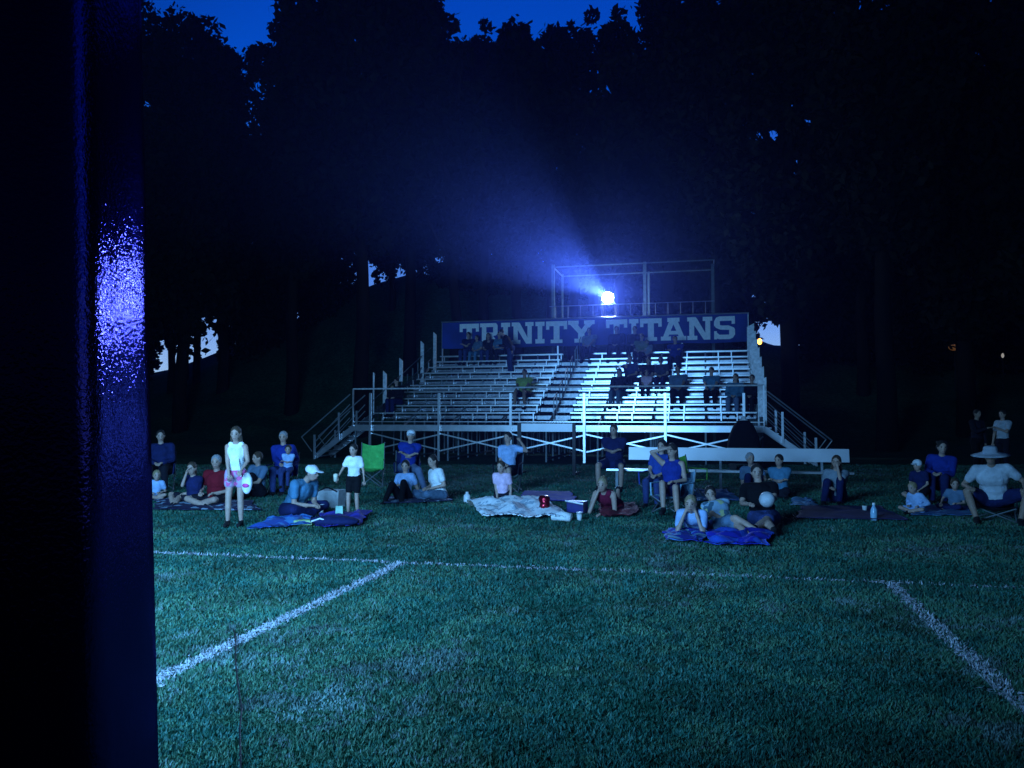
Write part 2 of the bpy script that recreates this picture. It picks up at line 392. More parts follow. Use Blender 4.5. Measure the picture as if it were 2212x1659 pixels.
for i in range(10):
    y, z = seatY(i), seatZ(i)
    xl = -12.95 if i == 0 else -12.6+.04*i
    for x0, x1 in ((xl, AX0), (AX1, 1.72)):
        cx, ln = (x0+x1)/2, x1-x0
        m_ = MB(); m_.box((cx, y, z), (ln, .25, .035)); m_.box((cx, y-.131, z-.008), (ln, .012, .052)); m_.box((cx, y+.131, z-.008), (ln, .012, .052))
        m_.build('seat_plank', ALU, bl)
        if i > 0:
            m_ = MB()
            fz = seatZ(i)-.43
            for q in range(2): m_.box((cx, y-.40+.26*q, fz), (ln, .24, .035))
            m_.build('foot_plank', mat('aluminium_foot', (.30, .32, .35), .42, .8), bl)
            MB().box((cx, y-.54, fz-.055), (ln, .02, .085)).build('riser_plank', RISER, bl)
# aisle steps
for i in range(10):
    m_ = MB()
    m_.box(((AX0+AX1)/2, seatY(i)-.40, seatZ(i)-.43), (AX1-AX0-.06, .28, .035)); m_.box(((AX0+AX1)/2+.25, seatY(i)-.1, seatZ(i)-.28), (.7, .26, .035))
    m_.box(((AX0+AX1)/2, seatY(i)-.545, seatZ(i)-.50), (AX1-AX0-.06, .02, .12)); pass
    m_.build('aisle_step', mat('aluminium_darker', (.42, .44, .47), .38, .7), bl)  # aisle aluminium, darker and rougher than the seat planks
YB = seatY(9)+.35
fx = [DL+.05+ (DR-DL-.1)*k/8 for k in range(9)]
for x in fx:
    m_ = MB()
    m_.bar((x, YF+.1, DZ-.1), (x, YB, seatZ(9)-.58), .06, .1)
    for q in range(7):
        yy = YF+.05+(YB-YF-.1)*q/6; zz = DZ-.1 if q == 0 else min(seatZ((yy-Y0)/TR)-.62, 9)
        m_.bar((x, yy, 0), (x, yy, max(zz, .9)), .06)
    m_.bar((x, YF+.1, .12), (x, YB, .12), .06)
    for i in range(10): m_.bar((x, seatY(i), seatZ(i)-.56), (x, seatY(i), seatZ(i)-.02), .05)
    m_.build('support_frame', STEEL, bl)
br = []
for x in fx:
    for dx in (.55, 1.1):
        xx = x+dx
        if xx > DR-.2 or AX0 < xx < AX1: continue
        m_ = MB()
        for i in range(10): m_.bar((xx, seatY(i)-.04, seatZ(i)-.30), (xx, seatY(i)-.04, seatZ(i)-.03), .045)
        m_.build('seat_bracket', ALU, bl)
# front posts, guard rail and cross braces
PX = [800, 948, 1103, 1262, 1437, 1607]
TRZ = atY(1200, 836.5, YF).z
fxs = [atY(p, 900, YF-.12).x for p in PX]
for p, x in zip(PX, fxs):
    top = atY(p, 849, YF-.12).z
    MB().bar((x, YF-.12, 0), (x, YF-.12, top), .085, .06).build('front_post', ALU, bl)
for x in (DL, DR): MB().bar((x, YF-.1, DZ-.05), (x, YF-.1, TRZ), .05).build('rail_post', ALU, bl)
RAILM = mat('rail_white', (.66, .68, .70), .5, .15)
MB().tube([(DL, YF-.1, TRZ), (DR, YF-.1, TRZ)], .03).build('top_rail', RAILM, bl)
MB().bar((fxs[1], YF-.1, DZ+.42), (DR, YF-.1, DZ+.42), .02).build('mid_rail', ALUM, bl) if False else None
for a, c in zip(fxs, fxs[1:]+[DR]):
    for (za, zb) in ((1.02, .42), (.38, .98)):
        MB().bar((a+.03, YF-.05+(.05 if za < zb else 0), za), (c-.03, YF-.05+(.05 if za < zb else 0), zb), .05).build('cross_brace', ALU, bl)
# pipes of the lattice under the deck
for p in list(range(968, 1106, 17))+list(range(1148, 1240, 13))+[1275, 1290, 1300, 1312]:
    a = atY(p, 990, YF+2.6)
    MB().tube([(a.x, a.y, .25), (a.x, a.y, 1.25)], .022, 6).build('under_post', STEEL, bl)
# side posts, left and right
for sxx, lst in ((-12.98, ((807, 804, 910, .05), (831, 801, 903, .15), (866, 773, 824, .15), (912, 736, 828, .16), (939, 717, 803, .15))),):
    for px, yt, yb, wd in lst:
        T = atX(px, yt, sxx); B = atX(px, yb, sxx)
        m_ = MB(); hh = wd*.9
        m_.add([(sxx-wd/2, T.y, B.z), (sxx+wd/2, T.y, B.z), (sxx+wd/2, T.y+.06, B.z), (sxx-wd/2, T.y+.06, B.z),
                (sxx-wd/2, T.y, T.z), (sxx+wd/2, T.y, T.z-hh), (sxx+wd/2, T.y+.06, T.z-hh), (sxx-wd/2, T.y+.06, T.z)],
               [(3, 2, 1, 0), (4, 5, 6, 7), (0, 1, 5, 4), (1, 2, 6, 5), (2, 3, 7, 6), (3, 0, 4, 7)])
        m_.build('side_post', mat('painted_white', (.72, .74, .76), .45, .2), bl)
for k in range(7):
    y = 29.1+1.15*k; zt = 3.05+ (5.75-3.05)*k/6; zb = DZ+ (seatZ(9)-.9-DZ)*k/6
    m_ = MB(); wd = .30; x = 1.90
    m_.add([(x-wd/2, y, zb), (x+wd/2, y, zb), (x+wd/2, y+.06, zb), (x-wd/2, y+.06, zb),
            (x-wd/2, y, zt-.15), (x+wd/2, y, zt), (x+wd/2, y+.06, zt), (x-wd/2, y+.06, zt-.15)],
           [(3, 2, 1, 0), (4, 5, 6, 7), (0, 1, 5, 4), (1, 2, 6, 5), (2, 3, 7, 6), (3, 0, 4, 7)])
    m_.build('side_post', mat('painted_white', (.72, .74, .76), .45, .2), bl)
for x in (-12.98, 1.88):
    for dz in (.35, .9):
        MB().bar((x, 29.1, DZ+dz), (x, 36, seatZ(9)-.43+dz), .03).build('side_rail', STEEL, bl)
    MB().bar((x, YF+.2, DZ-.08), (x, YB, seatZ(9)-.55), .05, .14).build('side_beam', STEEL, bl)
# rails of the middle aisle
for k in range(6):
    y = 29.3+1.25*k; x = -5.62; zb = seatZ((y-Y0)/TR)-.43
    MB().tube([(x, y, zb), (x, y, zb+1.0), (x, y+.6, zb+1.27), (x, y+.6, zb+.28)], .02, 6).build('aisle_rail', STEEL if k % 2 else RAILM, bl)
# stairs at both ends
for sgn, xd, bx, ex in ((-1, DL, atY(680, 950, YF-.1).x, atY(652, 950, YF-.1).x), (1, DR, atY(1762, 940, YF-.1).x, atY(1797, 940, YF-.1).x)):
    m_ = MB(); run = bx-xd
    for yy in (YF-.02, YF+1.15):
        MB().bar((xd, yy, DZ-.1), (bx, yy, .10), .04, .2).build('stringer', ALUM, bl)
    for k in range(7):
        f = (k+.5)/7; MB().box((xd+run*f, YF+.57, DZ*(1-f)+.02), (.26, 1.13, .03)).build('stair_tread', ALUM, bl)
    for yy in (YF-.12, YF+1.25):
        for f in ((.36, 1.0) if yy < YF else (.3, .88)):
            x = xd+run*f; zb = 0 if f > .8 else DZ*(1-f)-.1
            MB().bar((x, yy, zb), (x, yy, DZ*(1-f)+.95), .075, .05).build('stair_post', ALUM, bl)
        x0 = xd+(.12*sgn)
        for h in (1.12, .84, .58, .32):
            hh = h if h < 1.1 else 1.22
            x1 = ex if h > 1.1 else bx+.03*sgn
            zz = .86+ (0 if h > 1.1 else -.0)
            z1 = zz if h > 1.1 else h-.22
            MB().tube([(x0, yy, DZ+hh-.05), (x1, yy, z1)], .019 if h < 1.1 else .026, 6).build('stair_rail', ALUM, bl)
        MB().bar((ex, yy, .86), (bx+.1*sgn, yy, .30), .03).build('rail_end', ALU, bl)

# banner on the back rail
BY = 36.05
bl0, bl1 = atY(955, 697, BY), atY(1615, 676, BY)
bz1 = (bl0.z+bl1.z)/2; bz0 = atY(1600, 739, BY).z
bn = thing('banner', 'long blue banner reading TRINITY TITANS in pale slab letters along the top of the bleachers', 'banner', ((bl0.x+bl1.x)/2, BY, bz0))
m_ = MB(); N = 60
for q in (0, 1):
    o0 = len(m_.v); vs = []
    for i in range(N+1):
        x = bl0.x+(bl1.x-bl0.x)*i/N; dy = .012*math.sin(i*.9)+.008*math.sin(i*2.3)+q*.01
        vs += [(x, BY+dy, bz0-.02*math.sin(i*.5)), (x, BY+dy+.01, bz1-.015)]
    m_.add(vs, [(2*i, 2*i+2, 2*i+3, 2*i+1) if not q else (2*i+1, 2*i+3, 2*i+2, 2*i) for i in range(N)])
m_.build('cloth', mat('banner_blue', (.010, .035, .24), .75, var=.35, scale=1.2), bn)
MB().tube([(bl0.x-.05, BY+.05, bz1+.02), (bl1.x+.05, BY+.05, bz1+.02)], .03).build('rail', ALU, bn)
for x in [bl0.x, bl1.x]+[bl0.x+(bl1.x-bl0.x)*k/5 for k in range(1, 5)]:
    MB().bar((x, BY+.08, seatZ(9)-.5), (x, BY+.08, bz1), .06).build('post', ALU, bn)
LW = mat('banner_letter', (.9, .91, .92), .55, var=.08)
def glyph(c):   # convex pieces in a unit square, slab-serif letters
    r = lambda x0, y0, x1, y1: [(x0, y0), (x1, y0), (x1, y1), (x0, y1)]
    if c == 'T': return [r(0, .78, 1, 1), r(0, .62, .16, .78), r(.84, .62, 1, .78), r(.36, .16, .64, .78), r(.22, 0, .78, .16)]
    if c == 'I': return [r(.05, .8, .95, 1), r(.27, .2, .73, .8), r(.05, 0, .95, .2)]
    if c == 'R': return [r(0, .82, .72, 1), r(.1, .18, .34, .82), r(0, 0, .44, .18), r(.34, .40, .70, .56), [(.72, 1), (.72, .82), (.70, .80), (.94, .78), (.94, .9), (.86, 1)], r(.70, .56, .94, .80), [(.70, .56), (.70, .40), (.86, .42), (.94, .50), (.94, .56)],
                         [(.44, .40), (.70, .40), (.90, .18), (.64, .18)], r(.62, 0, 1, .18)]
    if c == 'N': return [r(0, .82, .34, 1), r(.08, .18, .28, .82), r(0, 0, .4, .18), r(.62, .82, 1, 1), r(.72, 0, .92, .82), [(.28, .82), (.34, 1), (.40, .92), (.72, .30), (.72, 0), (.66, .0), (.28, .64)]]
    if c == 'Y': return [r(0, .82, .4, 1), r(.6, .82, 1, 1), [(.08, .82), (.36, .82), (.62, .42), (.38, .42)], [(.64, .82), (.92, .82), (.62, .42), (.5, .58)], r(.38, .18, .62, .42), r(.24, 0, .76, .18)]
    if c == 'A': return [r(0, 0, .4, .18), r(.6, 0, 1, .18), [(.09, .18), (.30, .18), (.54, .82), (.32, .82)], [(.70, .18), (.91, .18), (.68, .82), (.46, .82)], r(.30, .26, .70, .42), r(.26, .82, .74, 1)]
    if c == 'S': return [[(.1, .9), (.25, 1), (.75, 1), (.72, .80), (.22, .80)], r(.0, .60, .28, .78), [(.0, .78), (.28, .78), (.25, 1), (.1, .95)], [(0, .6), (.1, .5), (.3, .42), (.4, .60), (.28, .62)], [(.3, .42), (.8, .40), (.95, .5), (.7, .60), (.4, .6)],
                         r(.72, .2, 1, .42), [(1, .2), (.9, .06), (.75, 0), (.72, .2)], r(.26, 0, .75, .2), [(.26, 0), (.12, .04), (.12, .2), (.26, .2)], r(0, 0, .13, .36), [(.13, .3), (.26, .2), (.12, .2)], r(.84, .66, 1, 1), [(.75, 1), (.84, 1), (.84, .8), (.72, .8)], [(1, .42), (.72, .42), (.8, .5), (.95, .5)]]
s6 = lambda x: (1300+x/4.609)*.7373
s7 = lambda x: (1700+x/3.95)*.7373
letters = [('T', s6(218), s6(478)), ('R', s6(492), s6(745)), ('I', s6(770), s6(905)), ('N', s6(920), s6(1215)), ('I', s6(1232), s6(1370)), ('T', s6(1383), s6(1668)), ('Y', s6(1680), s6(2040)),
           ('T', s7(300), s7(545)), ('I', s7(560), s7(680)), ('T', s7(692), s7(943)), ('A', s7(932), s7(1226)), ('N', s7(1238), s7(1528)), ('S', s7(1548), s7(1790))]
lz1 = atY(1560, 683.5, BY).z; lz0 = atY(1560, 733, BY).z
for ch, p0, p1 in letters:
    xa, xb = atY(p0, 700, BY).x, atY(p1, 700, BY).x
    m_ = MB()
    for k, poly in enumerate(glyph(ch)):
        ps = [(xa+(xb-xa)*u, BY-.025-.0012*k, lz0+(lz1-lz0)*v) for u, v in poly]
        A = sum(poly[i][0]*poly[(i+1) % len(poly)][1]-poly[(i+1) % len(poly)][0]*poly[i][1] for i in range(len(poly)))
        if A < 0: ps = ps[::-1]
        m_.add(ps, [tuple(range(len(ps)))])
    m_.build('letter', LW, bn)

# scaffold platform behind, carrying the projector
DARKST = mat('dull_green_steel', (0.05, 0.08, 0.075), 0.6, 0.3, var=.3)
sc0, sc1 = atY(1195, 640, 38).x, atY(1543, 640, 38).x
sf_ = thing('scaffold', 'steel scaffold platform with tall posts behind the banner carrying the projector', 'scaffold', ((sc0+sc1)/2, 38.5, 0))
for p, top in ((1195, 572), (1393, 566), (1540, 570)):
    for yy in (38.0, 40.6):
        a = atY(p, 640, 38.0); tz = atY(p, top, 38).z
        MB().bar((a.x, yy, 0), (a.x, yy, tz), .14 if yy < 39 else .1).build('post', DARKST, sf_)
zt = atY(1393, 568, 38).z
for yy in (38.0, 40.6): MB().bar((sc0, yy, zt), (sc1, yy, zt), .05, .05).build('top_beam', DARKST, sf_)
for x in (sc0, sc1): MB().bar((x, 38, zt), (x, 40.6, zt), .05).build('cross_beam', STEEL, sf_)
pz = bz1-.15
for k in range(5): MB().box(((sc0+sc1)/2, 37.3+.72*k, pz), (sc1-sc0, .68, .05)).build('deck_board', ALUM, sf_)
rz = atY(1340, 657, 37.0).z
MB().tube([(sc0, 37.0, rz), (sc1, 37.0, rz)], .02).build('guard_rail', STEEL, sf_)
for p in range(1200, 1545, 27):
    a = atY(p, 670, 37.0); MB().tube([(a.x, 37.0, pz), (a.x, 37.0, rz)], .016, 6).build('baluster', STEEL, sf_)
# projector stand on the platform
st = thing('projector_stand', 'small dark table under the shining projector', 'stand', (PJ.x, PJ.y+.4, pz+.03))
MB().box((PJ.x, PJ.y+.50, PJ.z-.2), (.6, .7, .04)).build('top', BLACKM, st)
for dx in (-.3, .3):
    for dy in (.1, .8): MB().bar((PJ.x+dx, PJ.y+dy, pz+.02), (PJ.x+dx, PJ.y+dy, PJ.z-.22), .03).build('leg', BLACKM, st)

# ------------------------------------------------------------------ trees
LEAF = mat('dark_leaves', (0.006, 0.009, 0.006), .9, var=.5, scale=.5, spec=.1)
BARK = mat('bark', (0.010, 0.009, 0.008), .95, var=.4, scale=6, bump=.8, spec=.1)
def crown_mesh(seed, rx, rz, size=.27, dens=1.0, off=None):
    g_ = np.random.default_rng(seed)
    nl = max(10, int(rx*rz*1.1)); cs = []
    for k in range(nl):
        z = -1+2*(k+.5)/nl; z += g_.normal()*.06; z = max(-1, min(1, z)); a = k*2.4+g_.random()*1.5
        prof = math.sqrt(max(.04, 1-abs(z)**2.6)); r = prof*(.55+.45*g_.random())
        lr = min(rx*.55, (.9+1.1*g_.random())*(.55+.45*prof)*min(1.25, rx/3.2))
        cs.append((math.cos(a)*r*(rx-lr*.6), math.sin(a)*r*(rx-lr*.6), z*(rz-lr*.8), lr))
    for z in np.linspace(-.75, .7, max(3, int(rz/1.6))): cs.append((g_.normal()*.2, g_.normal()*.2, z*rz, rx*.55))
    cs = np.array(cs); w_ = cs[:, 3]**2
    N = int(min(26000, w_.sum()*230*dens*(.27/size)**2))
    k = g_.choice(len(cs), N, p=w_/w_.sum())
    d = g_.normal(size=(N, 3)); d /= np.linalg.norm(d, axis=1)[:, None]
    c = cs[k, :3]+d*(cs[k, 3]*(0.70+.36*g_.random(N)**1.5))[:, None]
    far = g_.random(N) < .05; c[far] += d[far]*.35
    a = g_.normal(size=(N, 3)); a /= np.linalg.norm(a, axis=1)[:, None]
    b_ = np.cross(a, g_.normal(size=(N, 3))); b_ /= np.linalg.norm(b_, axis=1)[:, None]
    s_ = size*(.5+.9*g_.random(N))[:, None]
    P = np.stack([c-a*s_, c-b_*s_*.55, c+a*s_, c+b_*s_*.55], 1)
    if off is not None: P = P[keepmask(P+np.array(off))]
    return quads('crown', P, LEAF)
def quads(name, P, m):
    N = len(P); me = bpy.data.meshes.new(name)
    me.vertices.add(N*4); me.loops.add(N*4); me.polygons.add(N)
    me.vertices.foreach_set('co', P.ravel()); me.loops.foreach_set('vertex_index', np.arange(N*4))
    me.polygons.foreach_set('loop_start', np.arange(N)*4); me.polygons.foreach_set('loop_total', np.full(N, 4)); me.update(); me.validate()
    me.materials.append(m); return me
def trunk_mesh(seed):
    g_ = random.Random(seed); m = MB(); pts = [(0, 0, 0)]; rad = [.05]
    for k in range(1, 9): pts.append((g_.uniform(-.02, .02)*k*.3, g_.uniform(-.02, .02)*k*.3, k/8)); rad.append(.042*(1-.1*k)+.003)
    m.tube(pts, rad, 9)
    for k in range(7):
        z = .42+.075*k; a = k*2.4+g_.random(); L_ = .30*(1-.3*z)
        p = Vector((0, 0, z)); q = p+Vector((math.cos(a)*L_*.5, math.sin(a)*L_*.5, .07)); r_ = p+Vector((math.cos(a)*L_, math.sin(a)*L_, .17))
        m.tube([p, q, r_], [.018, .011, .004], 6)
    me = bpy.data.meshes.new('trunk'); me.from_pydata(m.v, [], m.f); me.materials.append(BARK); me.shade_smooth(); return me
trunks = [trunk_mesh(k) for k in range(3)]
ORD = ['first', 'second', 'third', 'fourth', 'fifth', 'sixth', 'seventh', 'eighth', 'ninth', 'tenth', 'eleventh', 'twelfth', 'thirteenth', 'fourteenth', 'fifteenth', 'sixteenth', 'seventeenth', 'eighteenth', 'nineteenth', 'twentieth',
       'twenty first', 'twenty second', 'twenty third', 'twenty fourth', 'twenty fifth', 'twenty sixth', 'twenty seventh', 'twenty eighth', 'twenty ninth', 'thirtieth']
# (picture column, crown top row, crown bottom row, crown width, distance Y, crown kind)
TREES = [
 (-60, -250, 700, 480, 40, 0), (180, -120, 720, 380, 47, 1), (405, 22, 765, 250, 45, 2), (492, 105, 640, 150, 52, 0), (640, 20, 600, 190, 47, 3), (788, -160, 540, 350, 43, 1), (890, -60, 530, 190, 50, 2),
 (985, 40, 590, 130, 47, 0), (1046, 42, 560, 130, 55, 3), (1118, 34, 600, 150, 50, 1), (1190, 42, 560, 130, 56, 2), (1236, 48, 610, 130, 52, 0), (1278, 26, 570, 90, 58, 3), (1334, -2, 620, 150, 48, 2),
 (1440, -60, 600, 190, 50, 1), (1540, -140, 640, 240, 46, 0), (1690, -260, 690, 330, 44, 3), (1850, 60, 640, 260, 52, 2), (1890, -330, 600, 330, 40, 1), (2060, -240, 740, 400, 45, 0), (2290, -200, 760, 420, 42, 3), (2480, -200, 760, 460, 46, 2)]
LOW = [(270, 380, 790, 250, 57, 3), (560, 330, 750, 300, 58, 1), (700, 200, 575, 260, 60, 0), (850, 240, 560, 240, 57, 2), (1000, 85, 640, 220, 60, 3), (1110, 80, 640, 210, 60, 0), (1220, 85, 690, 220, 60, 1), (1370, 120, 690, 260, 57, 2), (379, 330, 700, 70, 54, 0), (407, 350, 720, 60, 56, 0), (433, 330, 710, 70, 55, 0),
       (1500, 330, 710, 250, 60, 3), (1610, 300, 705, 200, 62, 0), (1780, 350, 730, 240, 58, 1), (1950, 330, 770, 300, 60, 2), (2140, 330, 780, 300, 58, 0)]
rt = random.Random(3)
# thin places in the foliage: (column, row, half width, half height) as seen from the field
THIN = [(1885, 12, 42, 22), (1832, 62, 20, 18), (1651, 292, 30, 17), (1676, 300, 16, 12), (1712, 345, 7, 12), (1619, 464, 22, 9), (1260, 322, 8, 12), (1288, 200, 17, 11), (1322, 190, 13, 9), (1958, 315, 13, 7), (943, 437, 8, 7), (953, 555, 10, 16), (950, 525, 7, 9), (1176, 548, 18, 22),
        (797, 592, 8, 20), (830, 603, 22, 10), (866, 590, 8, 22), (905, 610, 14, 14), (930, 618, 9, 12), (426, 640, 7, 7), (317, 225, 9, 9), (357, 782, 11, 30), (393, 788, 7, 28), (418, 776, 5, 24), (452, 738, 14, 30), (350, 742, 4, 5), (440, 692, 5, 8), (486, 700, 6, 8), (463, 690, 3, 10), (1656, 722, 20, 15), (1688, 738, 12, 9), (1546, 407, 8, 5), (1712, 415, 12, 8), (857, 487, 6, 5), (1700, 330, 5, 4), (1722, 352, 4, 4), (1746, 262, 4, 4), (1716, 378, 4, 3), (1690, 405, 4, 3), (1822, 250, 4, 4), (1850, 90, 6, 5), (1800, 30, 7, 5), (1245, 300, 4, 4), (1312, 182, 5, 4), (946, 560, 4, 4), (975, 548, 3, 3), (1092, 520, 3, 3), (543, 518, 4, 4), (640, 680, 4, 3), (1060, 545, 3, 3), (1205, 365, 3, 3), (900, 628, 8, 5), (2140, 3, 16, 6)]
_RI = _RM.inverted(); _kr = np.random.default_rng(4)
def keepmask(P):
    c = P.mean(axis=1)-np.array(CAMP); M = np.array(_RI); q = c @ M.T
    px = 1106+1700*q[:, 0]/q[:, 1]; py = 829.5-1700*q[:, 2]/q[:, 1]
    k = np.ones(len(P), bool)
    for (x, y, a, b_) in THIN:
        e = ((px-x)/(a+6))**2+((py-y)/(b_+6))**2; wob = .75+.45*np.sin(px*.31+y)*np.sin(py*.37+x)
        k &= ~((e < wob) & (_kr.random(len(P)) > .15))
    return k
def plant(row, name, label, grp):
    px, yt, yb, wd, Y, k = row
    top = atY(px, yt, Y); bot = atY(px, yb, Y); x = top.x
    sc = (atY(px+wd/2, 400, Y)-atY(px-wd/2, 400, Y)).length/2
    gz = hz(x, Y)-.3
    t_ = thing(name, label, 'tree', (x, Y, gz), grp)
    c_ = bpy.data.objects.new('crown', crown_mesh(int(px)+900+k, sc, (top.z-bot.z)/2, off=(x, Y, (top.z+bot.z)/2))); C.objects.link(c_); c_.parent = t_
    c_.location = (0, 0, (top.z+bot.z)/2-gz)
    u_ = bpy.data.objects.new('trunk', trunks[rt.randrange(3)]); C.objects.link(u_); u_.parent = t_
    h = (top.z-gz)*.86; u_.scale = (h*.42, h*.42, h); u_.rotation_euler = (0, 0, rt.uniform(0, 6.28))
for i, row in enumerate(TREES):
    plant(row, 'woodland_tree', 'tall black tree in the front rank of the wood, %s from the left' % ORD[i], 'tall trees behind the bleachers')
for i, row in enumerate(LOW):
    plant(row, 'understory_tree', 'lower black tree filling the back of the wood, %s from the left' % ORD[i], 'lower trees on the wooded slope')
# undergrowth along the crest of the slope, with a few gaps where the dusk shows
GAPS = [(344, 374), (384, 401), (412, 424), (441, 472), (786, 799), (858, 868), (884, 893), (1640, 1672), (1684, 1700)]
ug = np.random.default_rng(11); PU = []
for k in range(1500):
    px = ug.uniform(-300, 2500)
    if any(a-2 < px < b_+2 for a, b_ in GAPS): continue
    if ug.random() < .25 and any(a-40 < px < b_+40 for a, b_ in GAPS): continue
    Y = ug.uniform(56, 64); hpx = ug.uniform(-10, 1)*9 + (0 if ug.random() < .75 else -60*ug.random())
    c0 = atY(px, ridge(px)+8+hpx, Y)
    n_ = 110; r_ = ug.uniform(.5, 1.0)*(1 if not any(a-25 < px < b_+25 for a, b_ in GAPS) else .35)
    c = np.array(c0)+ug.normal(size=(n_, 3))*r_*.55
    a = ug.normal(size=(n_, 3)); a /= np.linalg.norm(a, axis=1)[:, None]
    b2 = np.cross(a, ug.normal(size=(n_, 3))); b2 /= np.linalg.norm(b2, axis=1)[:, None]
    PU.append(np.stack([c-a*.22, c-b2*.12, c+a*.22, c+b2*.12], 1))
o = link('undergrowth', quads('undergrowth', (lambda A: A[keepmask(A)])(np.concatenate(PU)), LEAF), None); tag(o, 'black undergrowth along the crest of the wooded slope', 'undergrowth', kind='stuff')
#PEOPLE
# ------------------------------------------------------------------ people
FOCUS = Vector((-5.0, 0.8, 0))
def remesh(mb, name, vox, ms, smooth_it=2):
    me = bpy.data.meshes.new('tmp'); me.from_pydata(mb.v, [], mb.f); o = bpy.data.objects.new('tmp', me); C.objects.link(o)
    r = o.modifiers.new('r', 'REMESH'); r.mode = 'VOXEL'; r.voxel_size = vox; r.use_smooth_shade = True
    q = o.modifiers.new('s', 'SMOOTH'); q.iterations = smooth_it; q.factor = .5
    dg = bpy.context.evaluated_depsgraph_get(); ev = o.evaluated_get(dg); nm = bpy.data.meshes.new_from_object(ev)
    bpy.data.objects.remove(o); bpy.data.meshes.remove(me); nm.name = name; nm.materials.clear()
    for m in ms: nm.materials.append(m)
    return nm
def join_raw(me, mb, mi=0):     # adds fine pieces (fingers, eyes) to the remeshed body, same mesh
    bm = bmesh.new(); bm.from_mesh(me); vs = [bm.verts.new(v) for v in mb.v]
    for f in mb.f:
        fc = bm.faces.new([vs[i] for i in f]); fc.smooth = True; fc.material_index = mi
    bm.to_mesh(me); bm.free()
def ik(A, T, a, b, pole):
    d = T-A; L_ = d.length
    if L_ > (a+b)*.995: d = d*((a+b)*.995/L_); L_ = d.length; T = A+d
    if L_ < abs(a-b)+.02: L_ = abs(a-b)+.02
    u = d.normalized(); x = (a*a-b*b+L_*L_)/(2*L_); h = math.sqrt(max(0, a*a-x*x))
    p = pole-u*pole.dot(u); p = p.normalized() if p.length > 1e-4 else Vector((0, 0, 1))
    return A+u*x+p*h, T
def skin(k): return mat('skin_'+k, {'light': (.42, .27, .21), 'mid': (.30, .19, .14), 'dark': (.12, .075, .055)}[k], .55, var=.12, scale=20, bump=.1, bscale=90, spec=.35)
HAIRC = {'dark': (.018, .013, .011), 'brown': (.06, .035, .02), 'blond': (.30, .22, .12), 'grey': (.32, .32, .33), 'ginger': (.16, .06, .03)}
def hairm(k): return mat('hair_'+k, HAIRC[k], .6, var=.5, scale=60, bump=.8, bscale=120, spec=.4)
V = Vector
